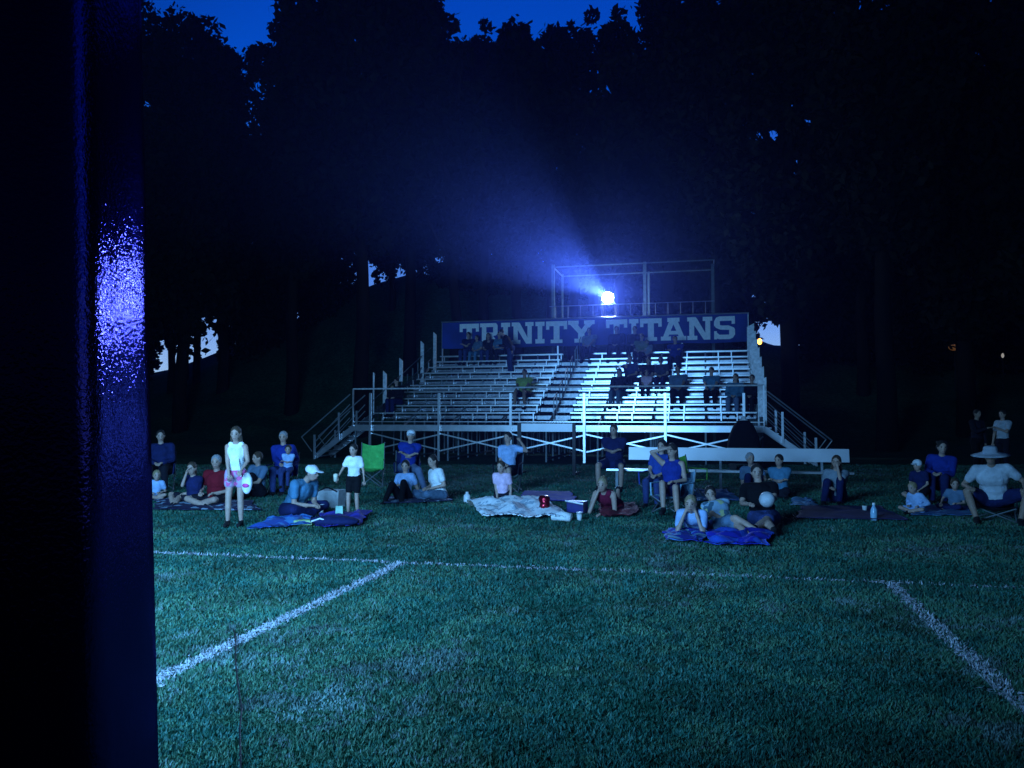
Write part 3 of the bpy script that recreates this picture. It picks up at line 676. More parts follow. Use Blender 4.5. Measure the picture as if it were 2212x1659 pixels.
def person(label, loc, pose='chair', H=1.7, turn=0, top='navy', sleeves='short', bottom='dark', legs='long', hair='dark', style='short', hat=None, hands=('lap', 'lap'),
           sk='light', lean=None, look=0, fem=False, seat=.43, group=None, vox=.016, shoe='shoe_dark', face=None, feet=None, name='person', pel=None, u=None, xr=None, hp=None, big=1.0, nod=0):
    if pose != 'stand' or group: H = H*1.07; big = big*1.13
    s = H/1.7; hs = s**.45*(1.05 if pose != 'stand' else 1)
    base = V(loc); f = (FOCUS-base); f.z = 0; f.normalize()
    if face is not None: f = V((face[0], face[1], 0)).normalized()
    th = math.atan2(-f.x, f.y)+R(turn); RM = Matrix.Rotation(th, 3, 'Z')
    if pose in ('bleach', 'chair'):
        P = V((0, 0, seat+.10*s)); ln = -8 if lean is None else lean; F = [V((-.12*s, .42*s, .07)), V((.12*s, .44*s, .07))]; kp = V((0, .6, 1))
    elif pose == 'stand':
        P = V((0, 0, .93*s)); ln = 0 if lean is None else lean; F = [V((-.10*s, 0, .07*s)), V((.11*s, .05, .07*s))]; kp = V((0, 1, 0))
    elif pose == 'cross':
        P = V((0, 0, .11*s)); ln = 6 if lean is None else lean; F = [V((.14*s, .30*s, .07)), V((-.14*s, .34*s, .06))]; kp = None
    elif pose == 'knees':
        P = V((0, 0, .11*s)); ln = 4 if lean is None else lean; F = [V((-.12*s, .46*s, .06)), V((.12*s, .50*s, .06))]; kp = V((0, .3, 1))
    elif pose == 'kneel':
        P = V((0, 0, .28*s)); ln = 4 if lean is None else lean; F = [V((-.12*s, -.16*s, .06)), V((.12*s, -.16*s, .06))]; kp = V((0, 1, -.3))
    elif pose == 'prone':
        P = V((0, -.50*s, .13*s)); ln = 62 if lean is None else lean; F = [V((-.14*s, -1.28*s, .07)), V((.14*s, -1.26*s, .07))]; kp = V((0, 0, -1))
    elif pose == 'recline':
        P = V((0, 0, .12*s)); ln = -35 if lean is None else lean; F = [V((-.10*s, .75*s, .07)), V((.14*s, .80*s, .07))]; kp = V((0, 0, 1))
    if pel is not None: P = V(pel)
    U = V((0, math.sin(R(ln)), math.cos(R(ln)))) if u is None else V(u).normalized()
    X = V((1, 0, 0)) if xr is None else V(xr).normalized()
    X = (X-U*X.dot(U)).normalized(); W = U.cross(X)
    if feet: F = [V(q) for q in feet]
    jr = random.Random(label); j_ = lambda a: jr.uniform(-a, a)
    if pose in ('bleach', 'chair', 'cross', 'knees') and u is None:
        U = V((j_(.10), U.y+j_(.07), U.z)).normalized(); X = (X-U*X.dot(U)).normalized(); W = U.cross(X); look = look+j_(22)
        if not feet: F = [q+V((j_(.07), j_(.07), 0)) for q in F]
    big = min(big, 1.27); tl = .50*s
    N = P+U*tl; sw = (.150 if fem else .165)*s*(.95 if H < 1.3 else 1)*big**.6; hw = .09*s*big
    sh = [N-U*.05*s-X*sw, N-U*.05*s+X*sw]; hip = [P-X*hw, P+X*hw]
    kn = []; an = []
    for i in (0, 1):
        pole = kp if kp is not None else V((-1 if i == 0 else 1, .35, .25))
        if hp and hp[i]: pole = V(hp[i])
        k, t = ik(hip[i], F[i], .42*s, .42*s, pole); kn.append(k); an.append(t)
    lr = math.sin(R(look)); hd = (U*.9+V((0, .10, .0))).normalized() if pose != 'prone' else V((0, .35, .93)).normalized()
    if nod: hd = (hd+W*nod*.02).normalized()
    HC = N+hd*.165*s*(.6+.4/hs*hs)+W*.015
    fw = (V((lr, math.cos(R(look)), -.12-nod*.03))); fw.normalize()      # where the face looks
    upv = (hd*.4+V((0, 0, .6))); upv = (upv-fw*upv.dot(fw)).normalized(); rt_ = fw.cross(upv).normalized()
    HM = Matrix((rt_, fw, upv)).transposed()
    hh = hs*1.0
    wr = []; el = []; hdirs = []
    for i in (0, 1):
        sg = -1 if i == 0 else 1; h = hands[i]; pole = X*sg*.6-W*.5-U*.6
        if isinstance(h, (tuple, list)): T = V(h)*1.0
        elif h == 'lap': T = (hip[i]+kn[i])*.5+U*.05*s+V((-sg*.05*s, .03, .07*s))
        elif h == 'knee': T = kn[i]+V((-sg*.04, .03, .06*s))
        elif h == 'hug': T = (kn[0]+kn[1])*.5+V((sg*.05*s, .10*s, -.12*s))
        elif h == 'side': T = sh[i]-U*.52*s+X*sg*.06*s+W*.05*s
        elif h == 'folded': T = N-U*.22*s-X*sg*.10*s+W*.20*s
        elif h == 'phone': T = N-U*.20*s+X*sg*.05*s+W*.33*s
        elif h == 'mouth': T = HC+fw*.13*hh-upv*.06*hh-rt_*(-sg)*.04; pole = X*sg*.4-U
        elif h == 'brow': T = HC+fw*.10*hh+upv*.05*hh+X*sg*.05; pole = X*sg*.9-U*.1
        elif h == 'chin': T = HC-upv*.10*hh+fw*.045+X*sg*.065; pole = X*sg*.3-U-W*.2
        elif h == 'back': T = V((P.x+sg*.26*s, P.y-.30*s, .05)); pole = -W
        elif h == 'wave': T = sh[i]+X*sg*.18*s+U*.12*s+W*.20*s; pole = X*sg-U*.5
        if pose == 'prone' and h == 'chin':
            e = V((sg*.20*s, .02+N.y*1.0+.13*s, .05)); T = HC-upv*.09*hh+fw*.03+X*sg*.065; d = (T-e); el.append(e); wr.append(T); hdirs.append(d.normalized()); continue
        if pose == 'prone' and h == 'flat':
            e = V((sg*.24*s, N.y+.12*s, .05)); T = e+V((-sg*.16*s, .20*s, -.01)); el.append(e); wr.append(T); hdirs.append((T-e).normalized()); continue
        e, T = ik(sh[i], T, .28*s, .25*s, pole); el.append(e); wr.append(T); hdirs.append((T-e).normalized())
    # body
    b = MB(); TM = Matrix((X, W, U)).transposed(); k_ = s*big
    b.ball(P+U*.02*s, (.150*k_, .112*k_, .115*s), TM); b.ball(P+U*.16*s, (.132*k_, .100*k_, .15*s), TM); b.ball(P+U*.33*s, (.158*k_, .112*k_, .17*s), TM)
    b.cap(sh[0]+X*.05*s, sh[1]-X*.05*s, .062*s, .062*s)
    b.cap(N-U*.04*s, HC-hd*.06*s, .055*s, .050*s)
    b.ball(HC+upv*.012*hh, (.076*hh, .094*hh, .106*hh), HM, 16, 12); b.ball(HC-upv*.055*hh+fw*.022*hh, (.054*hh, .062*hh, .058*hh), HM)
    b.ball(HC+fw*.095*hh-upv*.012*hh, (.013*hh, .020*hh, .024*hh), HM); b.ball(HC+fw*.082*hh-upv*.058*hh, (.026*hh, .014*hh, .010*hh), HM)
    for sg in (-1, 1): b.ball(HC+rt_*sg*.077*hh-fw*.005, (.012*hh, .022*hh, .032*hh), HM)
    arm = 1.0 if H > 1.3 else .92
    for i in (0, 1):
        b.cap(sh[i], el[i], .048*s*arm*big, .038*s*arm); b.cap(el[i], wr[i], .037*s*arm, .025*s*arm)
        pm = wr[i]+hdirs[i]*.045*s; b.cap(wr[i], pm, .022*s, .030*s)
        b.cap(hip[i], kn[i], .082*k_, .056*s); b.cap(kn[i], kn[i]*.6+an[i]*.4, .054*s, .055*s); b.cap(kn[i]*.6+an[i]*.4, an[i], .055*s, .036*s)
        td = V((0, 1, -.15)) if pose not in ('prone', 'kneel') else V((0, -1, -.1))
        b.cap(an[i]-V((0, 0, .02)), an[i]+td*.13*s-V((0, 0, .035*s)), .036*s, .028*s)
    me = remesh(b, 'person', vox, [skin(sk), mat('eye_dark', (.01, .01, .012), .2), mat('lips', (.30, .12, .11), .5)])
    fi = MB()
    for i in (0, 1):
        d = hdirs[i]; side = d.cross(V((0, 0, 1))); side = side.normalized() if side.length > .1 else V((1, 0, 0)); up_ = side.cross(d); pm = wr[i]+d*.055*s
        for q, (off, ln_) in enumerate(((-.027, .062), (-.009, .074), (.009, .070), (.026, .055))):
            p0 = pm+side*off*s; p1 = p0+d*ln_*.55*s-up_*.006*s; p2 = p1+(d*.6-up_*.8).normalized()*ln_*.5*s
            fi.tube([p0-d*.02*s, p0+d*.015*s, p1, p2], [.011*s, .011*s, .010*s, .008*s], 6)
        sg = -1 if i == 0 else 1; p0 = wr[i]+d*.02*s-side*sg*.022*s
        fi.tube([p0, p0+(d-side*sg*.9).normalized()*.032*s, p0+(d*1.5-side*sg*.8-up_*.4).normalized()*.062*s], [.013*s, .012*s, .009*s], 6)
    join_raw(me, fi, 0)
    ey = MB()
    for sg in (-1, 1): ey.ball(HC+rt_*sg*.031*hh+fw*.083*hh+upv*.012*hh, (.012*hh, .008*hh, .008*hh), HM, 8, 6); ey.ball(HC+rt_*sg*.032*hh+fw*.086*hh+upv*.034*hh, (.020*hh, .008*hh, .005*hh), HM, 8, 6)
    join_raw(me, ey, 1)
    lp = MB(); lp.ball(HC+fw*.090*hh-upv*.058*hh, (.022*hh, .010*hh, .007*hh), HM, 8, 6); join_raw(me, lp, 2)
    ob = bpy.data.objects.new(name, me); C.objects.link(ob); ob.location = base; ob.rotation_euler = (0, 0, th); tag(ob, label, 'person', group)
    def child(nm, mb_, m_, vx=None, sm=2):
        mm = remesh(mb_, nm, vx or vox, [m_] if not isinstance(m_, list) else m_, sm); c = bpy.data.objects.new(nm, mm); C.objects.link(c); c.parent = ob; return c
    g_ = .016*s
    c = MB(); c.ball(P+U*.04*s, (.150*k_+g_, .112*k_+g_, .12*s), TM); c.ball(P+U*.16*s, (.135*k_+g_, .104*k_+g_, .16*s), TM); c.ball(P+U*.33*s, (.160*k_+g_, .114*k_+g_, .165*s+g_), TM)
    if sleeves != 'tank':
        c.cap(sh[0]+X*.02*s, sh[1]-X*.02*s, .062*s+g_, .062*s+g_)
        for i in (0, 1):
            if sleeves == 'long': c.cap(sh[i], el[i], .052*s*big+g_, .044*s+g_); c.cap(el[i], wr[i]*.92+el[i]*.08, .042*s+g_, .030*s+g_)
            else: q = sh[i]*.42+el[i]*.58; c.cap(sh[i], q, .052*s*big+g_, .050*s+g_)
    else:
        for sg in (-1, 1): c.cap(N-U*.12*s+X*sg*.09*s, N-U*.02*s+X*sg*.085*s, .05*s+g_*.5, .045*s+g_)
    if sleeves == 'hood': c.ball(HC-fw*.02, (.1*hh, .115*hh, .13*hh), HM)
    child('shirt', c, SH[top] if isinstance(top, str) else top)
    c = MB(); c.ball(P+U*.0*s, (.152*k_+g_*1.3, .116*k_+g_*1.3, .115*s+g_), TM)
    for i in (0, 1):
        if legs == 'long': c.cap(hip[i], kn[i], .084*k_+g_, .060*s+g_); c.cap(kn[i], an[i]*.93+kn[i]*.07, .060*s+g_, .040*s+g_)
        elif legs == 'short': q = hip[i]*.28+kn[i]*.72; c.cap(hip[i], q, .086*k_+g_, .074*s+g_)
        else: q = hip[i]*.55+kn[i]*.45; c.cap(hip[i], q, .086*k_+g_, .082*s+g_)
    child('trousers' if legs == 'long' else 'shorts', c, SH[bottom])
    if shoe:
        for i in (0, 1):
            c = MB(); td = V((0, 1, -.12)) if pose not in ('prone', 'kneel') else V((0, -1, -.1))
            c.cap(an[i]-V((0, 0, .035*s)), an[i]+td*.15*s-V((0, 0, .035*s)), .046*s, .040*s); c.cap(an[i], an[i]-V((0, 0, .03*s)), .045*s, .045*s)
            child('shoe', c, SH[shoe], vox*.9, 1)
    if style != 'bald':
        c = MB(); c.ball(HC+upv*.030*hh-fw*.016*hh, (.086*hh, .098*hh, .102*hh), HM, 16, 12)
        if style in ('long', 'tail'):
            c.cap(HC-fw*.05*hh, HC-fw*.075*hh-upv*(.16 if style == 'long' else .10)*hh, .07*hh, .055*hh)
            if style == 'long':
                for sg in (-1, 1): c.cap(HC+rt_*sg*.06*hh-fw*.02*hh, HC+rt_*sg*.075*hh-fw*.02*hh-upv*.20*hh, .030*hh, .034*hh)
        if style == 'bun': c.ball(HC+upv*.10*hh-fw*.06*hh, .045*hh)
        if style == 'curly':
            rr = random.Random(int(base.x*100)); 
            for q in range(16): a = rr.uniform(0, 6.28); c.ball(HC+upv*rr.uniform(.0, .10)*hh+rt_*math.cos(a)*.075*hh-fw*abs(math.sin(a))*.07*hh, .032*hh)
        child('hair', c, hairm(hair), vox*.8, 1)
    if hat == 'cap':
        c = MB(); c.ball(HC+upv*.045*hh-fw*.008*hh, (.092*hh, .104*hh, .085*hh), HM, 16, 12); c.ball(HC+upv*.055*hh+fw*.125*hh, (.062*hh, .07*hh, .010*hh), HM)
        child('cap', c, SH['cap_white'], vox*.7, 1)
    if hat == 'wide':
        c = MB(); c.lathe(HC+upv*.05*hh, [(.02, .0), (.19*hh, -.03*hh), (.25*hh, -.035*hh), (.19*hh, -.015*hh), (.10*hh, .012*hh), (.085*hh, .085*hh), (.05*hh, .10*hh)], 28, HM)
        mm = bpy.data.meshes.new('hat'); mm.from_pydata(c.v, [], c.f); mm.materials.append(fab('hat_straw', (.30, .33, .38))); mm.shade_smooth(); q = bpy.data.objects.new('hat', mm); C.objects.link(q); q.parent = ob
    ob['_w0'] = 0; del ob['_w0']
    return dict(o=ob, wr=[base+RM @ q for q in wr], hd=[RM @ q for q in hdirs], kn=[base+RM @ q for q in kn], head=base+RM @ HC)
SH = {}
for k, c in dict(navy=(.010, .016, .075), dark=(.010, .010, .018), black=(.004, .004, .006), white=(.78, .80, .80), lightblue=(.30, .45, .70), blue=(.02, .06, .30), royal=(.012, .032, .24), grey=(.20, .24, .28), greyblue=(.10, .17, .26),
                 teal=(.07, .20, .32), red=(.16, .006, .015), maroon=(.14, .008, .03), pink=(.72, .48, .62), hotpink=(.75, .08, .35), yellowgreen=(.30, .42, .10), olive=(.16, .20, .10), jeans=(.03, .05, .16), palegrey=(.42, .46, .50),
                 khaki=(.25, .24, .20), violet=(.16, .12, .34), shoe_dark=(.01, .01, .012), shoe_light=(.5, .52, .55), cap_white=(.70, .73, .76), denimlight=(.12, .17, .28), hood=(.035, .045, .08)).items():
    SH[k] = fab(k, c)
SH['pattern'] = pattern('pattern_shirt', (.30, .46, .60), (.55, .60, .30), 14, c3=(.06, .14, .2))
SH['whitepink'] = pattern('pattern_shorts', (.42, .30, .42), (.60, .10, .28), 16, th=.6)

CHC = {}
def camp_chair(label, loc, turn=0, col='navy', sh=.40, group='folding chairs on the grass', face=None, hback=.85):
    base = V(loc); f = (FOCUS-base); f.z = 0; f.normalize()
    if face is not None: f = V((face[0], face[1], 0)).normalized()
    th = math.atan2(-f.x, f.y)+R(turn)
    t = bpy.data.objects.new('folding_chair', None); C.objects.link(t); tag(t, label, 'folding chair', group)
    def part(nm, mb_, m_, sm=False):
        me = bpy.data.meshes.new(nm); me.from_pydata(mb_.v, [], mb_.f); me.materials.append(m_)
        if sm: me.shade_smooth()
        q = bpy.data.objects.new(nm, me); C.objects.link(q); q.parent = t; return q
    w2 = .27
    for (a, b_) in (((-w2, .25, .01), (w2, .25, sh)), ((w2, .25, .01), (-w2, .25, sh)), ((-w2, -.22, .01), (w2, -.22, sh)), ((w2, -.22, .01), (-w2, -.22, sh)),
                    ((-w2, .25, .01), (-w2, -.22, sh)), ((w2, .25, .01), (w2, -.22, sh)), ((-w2, -.22, .01), (-w2, .25, sh)), ((w2, -.22, .01), (w2, .25, sh))):
        part('leg', MB().tube([a, b_], .010, 6), STEEL)
    for sg in (-1, 1):
        part('back_post', MB().tube([(sg*w2, -.20, sh-.02), (sg*w2, -.34, hback+.02)], .011, 6), STEEL)
        part('armrest', MB().tube([(sg*(w2+.01), -.26, sh+.22), (sg*(w2+.02), .24, sh+.21), (sg*w2, .25, sh)], .014, 6), SH[col])
    def sheet(pts_fn, n1=10, n2=8, th_=.006):
        m = MB(); vs = []
        for q in (0, 1):
            for i in range(n1+1):
                for j in range(n2+1): vs.append(V(pts_fn(i/n1, j/n2))+V((0, -.5, .5))*th_*q)
        K = (n1+1)*(n2+1); fs = []
        for i in range(n1):
            for j in range(n2):
                a = i*(n2+1)+j; fs += [(a, a+1, a+n2+2, a+n2+1), (K+a+n2+1, K+a+n2+2, K+a+1, K+a)]
        m.add(vs, fs); return m
    part('seat', sheet(lambda u, v: (-w2+2*w2*u, -.22+.46*v, sh-.07*math.sin(math.pi*u)*math.sin(math.pi*v)**.5)), SH[col], True)
    part('backrest', sheet(lambda u, v: (-w2+2*w2*u, -.22-.13*v-.07*math.sin(math.pi*u), (sh-.04)+(hback-sh+.04)*v-.07*math.sin(math.pi*u)*v)), SH[col], True)
    t.location = base; t.rotation_euler = (0, 0, th); return t

def blanket(name, label, corners, m, cat='blanket', amp=.03, z=.045, n=26, seed=0, fold=1.0, group=None):
    # a rumpled cloth on the grass between four picture corners (near left, near right, far right, far left)
    A = [gnd(*c) for c in corners]; ctr = sum(A, V((0, 0, 0)))/4; g_ = random.Random(seed); ph = [g_.uniform(0, 6) for _ in range(6)]
    vs = []
    for q in (0, 1):
        for i in range(n+1):
            for j in range(n+1):
                u, v = i/n, j/n; p = (A[0]*(1-u)+A[1]*u)*(1-v)+(A[3]*(1-u)+A[2]*u)*v
                e = min(u, v, 1-u, 1-v); wob = .05*math.sin(9*u+ph[0]+4*v)*fold
                p = p+V((wob*(1 if v < .5 else -1)*math.sin(7*v+ph[1]), wob*math.sin(8*u+ph[2]), 0))
                h = amp*(abs(math.sin(u*7+ph[3]+2*math.sin(v*4+ph[4])))+.7*abs(math.sin(v*9+ph[5]+2*math.sin(u*5))))*(.35+min(1, e*6)*.65)+g_.uniform(0, amp*.25)
                vs.append(p-ctr+V((0, 0, z+h-(.012 if q else 0))))
    K = (n+1)**2; fs = []
    for i in range(n):
        for j in range(n): a = i*(n+1)+j; fs += [(a, a+n+1, a+n+2, a+1), (K+a, K+a+1, K+a+n+2, K+a+n+1)]
    for k in range(n):
        for a, b_ in ((k*(n+1), (k+1)*(n+1)), (k*(n+1)+n, (k+1)*(n+1)+n), (k, k+1), (n*(n+1)+k, n*(n+1)+k+1)): fs.append((a, b_, K+b_, K+a))
    me = bpy.data.meshes.new(name); me.from_pydata([tuple(v) for v in vs], [], fs); me.materials.append(m); me.shade_smooth()
    o = bpy.data.objects.new(name, me); C.objects.link(o); o.location = ctr; return tag(o, label, cat, group)
def single(name, label, cat, mb_, m_, loc, sm=False, group=None):
    me = bpy.data.meshes.new(name); me.from_pydata(mb_.v, [], mb_.f); me.materials.append(m_)
    if sm: me.shade_smooth()
    o = bpy.data.objects.new(name, me); C.objects.link(o); o.location = loc; return tag(o, label, cat, group)
G = gnd
# ---- team bench with its long backrest
bY = G(1557, 1060).y
def bench(label, x0, x1, back0, legs, Y, group=None):
    t = thing('team_bench', label, 'bench', ((x0+x1)/2, Y, 0), group); yb = Y-.0
    for k in range(1): MB().box(((x0+x1)/2, Y-.05, .44), (x1-x0, .27, .045)).build('seat', ALU, t)
    MB().box(((back0+x1)/2-.02, Y+.16, .80), (x1-back0-.04, .03, .29), Matrix.Rotation(R(-8), 3, 'X')).build('backrest', mat('bench_white', (.50, .52, .55), .4, .25, var=.12, scale=1.5), t)
    for x in legs:
        m_ = MB(); m_.bar((x, Y-.02, 0), (x, Y-.02, .42), .06, .04); m_.bar((x, Y-.25, .02), (x, Y+.3, .02), .05, .04); m_.build('leg', STEEL, t)
        MB().bar((x, Y+.10, .42), (x, Y+.19, .90), .05, .03).build('back_bracket', STEEL, t)
    return t
bx0, bx1 = atY(1312, 1010, bY).x, atY(1842, 1016, bY).x; bb0 = atY(1357, 980, bY).x
bench('long pale team bench with a wide board back standing before the bleachers', bx0, bx1, bb0, [atY(p, 1060, bY).x for p in (1333, 1557, 1778)], bY)
# ---- pale board between two dark posts, before the fascia
qY = 22.0
q0, q1 = atY(1122, 925, qY).x, atY(1240, 925, qY).x
t = thing('framed_board', 'pale board held between two black posts in front of the bleachers', 'board', ((q0+q1)/2, qY, 0))
zb0, zb1 = atY(1180, 932.5, qY).z, atY(1180, 915, qY).z
MB().box(((q0+q1)/2, qY, (zb0+zb1)/2), (q1-q0-.1, .03, zb1-zb0)).build('panel', mat('bench_white', (.7, .72, .74)), t)
MB().bar((q0, qY, 0), (q0, qY, zb1+.03), .11, .09).build('post', BLACKM, t); MB().bar((q1, qY, 0), (q1, qY, zb1+.03), .09).build('post', BLACKM, t)
MB().bar((q0, qY, .02), (q0, qY+.7, .02), .08).build('foot', BLACKM, t); MB().bar((q1, qY, .02), (q1, qY+.7, .02), .08).build('foot', BLACKM, t)
# ---- dark wheeled cart at the right end of the walkway
cY = 25.5; cx0, cx1 = atY(1572, 960, cY).x, atY(1642, 960, cY).x; cw = cx1-cx0; czt = atY(1605, 908, cY).z
t = thing('equipment_cart', 'big black tarp-covered cart parked below the right end of the bleachers', 'cart', ((cx0+cx1)/2, cY, 0))
m_ = MB(); prof = [(1.0, .22), (1.04, .7), (.95, 1.0), (.7, 1.3), (.55, czt-.1), (.3, czt)]
for i, (k, z) in enumerate(prof):
    m_.add([], []) 
vs = []; fs = []; nn = 20
for k, z in prof:
    for q in range(nn):
        a = 2*math.pi*q/nn; c_, s_ = math.cos(a), math.sin(a); e = 2/3.5
        vs.append(((cx0+cx1)/2+math.copysign(abs(c_)**e, c_)*cw/2*k*(1+.03*math.sin(5*a)), cY+math.copysign(abs(s_)**e, s_)*.45*k, z))
for i in range(len(prof)-1):
    for q in range(nn): a = i*nn+q; b_ = i*nn+(q+1) % nn; fs.append((a, b_, b_+nn, a+nn))
fs += [tuple(range(nn))[::-1], tuple((len(prof)-1)*nn+q for q in range(nn))]
m_.add(vs, fs); m_.build('cover', fab('black', (.004, .004, .006)), t, True)
for dx in (-.7, .7):
    for dy in (-.3, .3): m2 = MB(); m2.lathe(((cx0+cx1)/2+dx*cw/2, cY+dy, .11), [(.03, -.04), (.11, -.04), (.11, .04), (.03, .04)], 14, Matrix.Rotation(R(90), 3, 'X')); m2.build('wheel', BLACKM, t)
MB().box(((cx0+cx1)/2, cY, .2), (cw*.9, .8, .05)).build('bed', BLACKM, t)
single('sun_hat', 'small white hat lying on top of the black cart', 'cap', MB().lathe((0, 0, 0), [(.14, 0), (.15, .01), (.09, .03), (.075, .10), (.03, .13)], 16), SH['cap_white'], ((cx0+cx1)/2, cY, czt), True)
for dx, lb in ((0, 'left'), (.32, 'right')):
    p = atY(1334+dx*30, 682, 37.2); single('paper_cup', '%s one of two small white cups on the scaffold edge above the banner' % lb, 'cup', MB().lathe((0, 0, 0), [(.05, 0), (.065, .16), (.07, .16), (.07, .17)], 12), WHITEP, (p.x, 37.15, pz+.03), True)

# ---- people on the grass
GP = 'people sitting on the grass'
person('person standing at left in white sleeveless top and short shorts', G(508, 1138), 'stand', 1.48, 5, 'white', 'tank', 'whitepink', 'mini', 'brown', 'long', hands=((-.16, .26, .86), (.04, .20, .78)), fem=True, shoe='shoe_dark', nod=1)
bgp = G(526, 1137); bgp = bgp+V((.13, 0, .04)); t = thing('shoulder_bag', 'white bag with a pink patch carried at the hip of the standing person in white', 'bag', (bgp.x, bgp.y-.13, .68))
m_ = MB(); m_.ball((bgp.x, bgp.y-.13, .66), (.085, .06, .16), None, 16, 12); m_.build('pouch', SH['white'], t, True)
m_ = MB(); m_.ball((bgp.x+.01, bgp.y-.185, .63), (.055, .022, .032), None, 12, 8); m_.build('pink_patch', SH['hotpink'], t, True)
MB().tube([(bgp.x-.08, bgp.y-.16, .76), (bgp.x-.12, bgp.y-.17, .98), (bgp.x-.20, bgp.y-.05, 1.16)], .012, 6).build('strap', SH['white'], t)
r_ = person('boy standing in a white tee and black shorts holding food in one hand', G(764, 1116), 'stand', 1.17, -6, 'white', 'short', 'black', 'short', 'dark', 'short', hands=((-.21, .03, .56), (.22, .20, .60)), shoe='shoe_dark', nod=1, big=1.05)
p = r_['wr'][1 if False else 0]
for i_ in (0, 1):
    pass
single('ice_cream_cup', 'small pale cup of food held by the boy in the white tee', 'cup', MB().lathe((0, 0, 0), [(.028, -.05), (.038, .03), (.042, .035)], 12).ball((0, 0, .05), (.04, .04, .032)), mat('cream', (.7, .66, .5), .6), r_['wr'][1]+r_['hd'][1]*.07+V((0, 0, .05)), True)
camp_chair('empty lime green folding chair behind the standing boy', G(800, 1040)+V((0, .2, 0)), -4, 'lime' if 'lime' in SH else 'navy', .42, hback=1.02) if False else None
SH['lime'] = fab('lime', (.08, .48, .11)); SH['lime2'] = fab('lime2', (.14, .45, .06)); SH['paleframe'] = fab('paleframe', (.25, .45, .60))
camp_chair('empty lime green folding chair behind the standing boy', G(802, 1052), 8, 'lime', .42, hback=1.02)
r_ = person('person in white cap and teal shirt bent forward over food at left', G(630, 1116), 'cross', 1.78, 75, 'teal', 'short', 'navy', 'long', 'dark', 'short', 'cap', hands=('phone', 'phone'), lean=32, nod=4, group=GP, big=1.08, face=(.0, -1), )
person('girl in a dark top sitting at left with bare legs folded sideways', G(420, 1094), 'knees', 1.45, -25, 'navy', 'short', 'dark', 'short', 'brown', 'tail', hands=('lap', 'mouth'), fem=True, group=GP, feet=((.05, .40, .07), (.16, .36, .07)), hp=((1, .3, .2), (1, .6, .3)), face=(.3, -1))
person('grey haired person in a dark red shirt sitting on the grass at left', G(468, 1094), 'cross', 1.68, 20, 'red', 'short', 'dark', 'short', 'grey', 'short', hands=('lap', 'lap'), group=GP, big=1.1, face=(-.4, -1))
camp_chair('navy folding chair at the far left under the seated person in dark clothes', G(347, 1062), 6, 'navy')
person('person in dark navy clothes in a folding chair beside the screen leg', G(347, 1062), 'chair', 1.75, 0, 'navy', 'long', 'dark', 'long', 'dark', 'short', hands=('lap', 'lap'), seat=.38, big=1.1)
person('small child in a pale top sitting at the far left edge of the crowd', G(334, 1082), 'cross', 1.05, 10, 'lightblue', 'short', 'dark', 'short', 'blond', 'short', hands=('lap', 'lap'), group=GP)
person('person in a grey tee sitting on the grass behind the standing person in white', G(557, 1074), 'knees', 1.65, 0, 'greyblue', 'short', 'dark', 'long', 'brown', 'short', hands=('hug', 'hug'), group=GP, face=(-.3, -1))
camp_chair('blue folding chair holding an adult and a small child at left', G(610, 1066), 0, 'royal')
person('adult in blue jacket in a folding chair with a child on the lap', G(610, 1066), 'chair', 1.72, 0, 'royal', 'long', 'jeans', 'long', 'grey', 'short', hands=((-.25, .25, .62), (-.02, .30, .66)), seat=.38)
person('small child with arms folded on the lap of the adult in blue', G(633, 1068)+V((0, -.22, .50)), 'knees', .95, 0, 'lightblue', 'short', 'jeans', 'long', 'brown', 'short', hands=('folded', 'folded'), vox=.012, feet=((-.07, .26, -.28), (.07, .26, -.28)), hp=((0, 1, .3), (0, 1, .3)))
person('dark haired child in pale blue top leaning back on the grass', G(872, 1084), 'knees', 1.42, -8, 'lightblue', 'short', 'black', 'long', 'dark', 'short', hands=('back', 'lap'), group=GP, lean=-16, fem=True)
person('person in a white tee sitting cross-legged on the grass left of centre', G(950, 1082), 'cross', 1.62, -10, 'white', 'short', 'greyblue', 'long', 'dark', 'tail', hands=('lap', 'lap'), group=GP, fem=True, face=(-.6, -1))
camp_chair('navy folding chair under the person in a white cap and blue shirt', G(880, 1058), 14, 'navy')
person('person in white cap and blue shirt seated right of the lime chair', G(880, 1058), 'chair', 1.75, 12, 'royal', 'short', 'denimlight', 'long', 'dark', 'short', 'cap', hands=('folded', 'folded'), seat=.38, feet=((-.42, .62, .07), (-.05, .45, .07)), shoe='shoe_light')
camp_chair('dark folding chair under the person in a light blue tee at centre', G(1098, 1062), 4, 'dark')
person('person in light blue tee in a folding chair with one hand raised', G(1098, 1062), 'chair', 1.66, 4, 'lightblue', 'short', 'dark', 'short', 'dark', 'short', hands=('wave', 'lap'), seat=.38, fem=True, feet=((-.18, .40, .07), (-.10, .45, .07)), face=(-.15, -1)) if True else None
person('child in a pink tee kneeling on the white blanket', G(1085, 1093), 'kneel', 1.22, -4, 'pink', 'short', 'dark', 'short', 'brown', 'short', hands=('side', 'lap'), group=GP, face=(-.1, -1), nod=1, shoe=None)
op = V((atY(1327, 1010, bY).x, bY+.0, 0))
person('heavy person in navy polo and shorts on the left bench end', op, 'chair', 1.82, 0, 'navy', 'short', 'navy', 'short', 'brown', 'short', hands=('folded', 'folded'), seat=.46, big=1.15, lean=0, feet=((-.24, .38, .07), (.26, .45, .07)), face=(-.12, -1), hp=((-.3, 1, 1), (.3, 1, 1)))
person('young person in a dark tank top lying propped on both elbows at centre', G(1296, 1118)+V((0, .35, 0)), 'prone', 1.58, 0, 'maroon', 'tank', 'red', 'mini', 'blond', 'bun', hands=('flat', 'chin'), group=GP, fem=True, face=(-.22, -1), feet=((.1, -1.1, .35), (.32, -1.15, .12)))
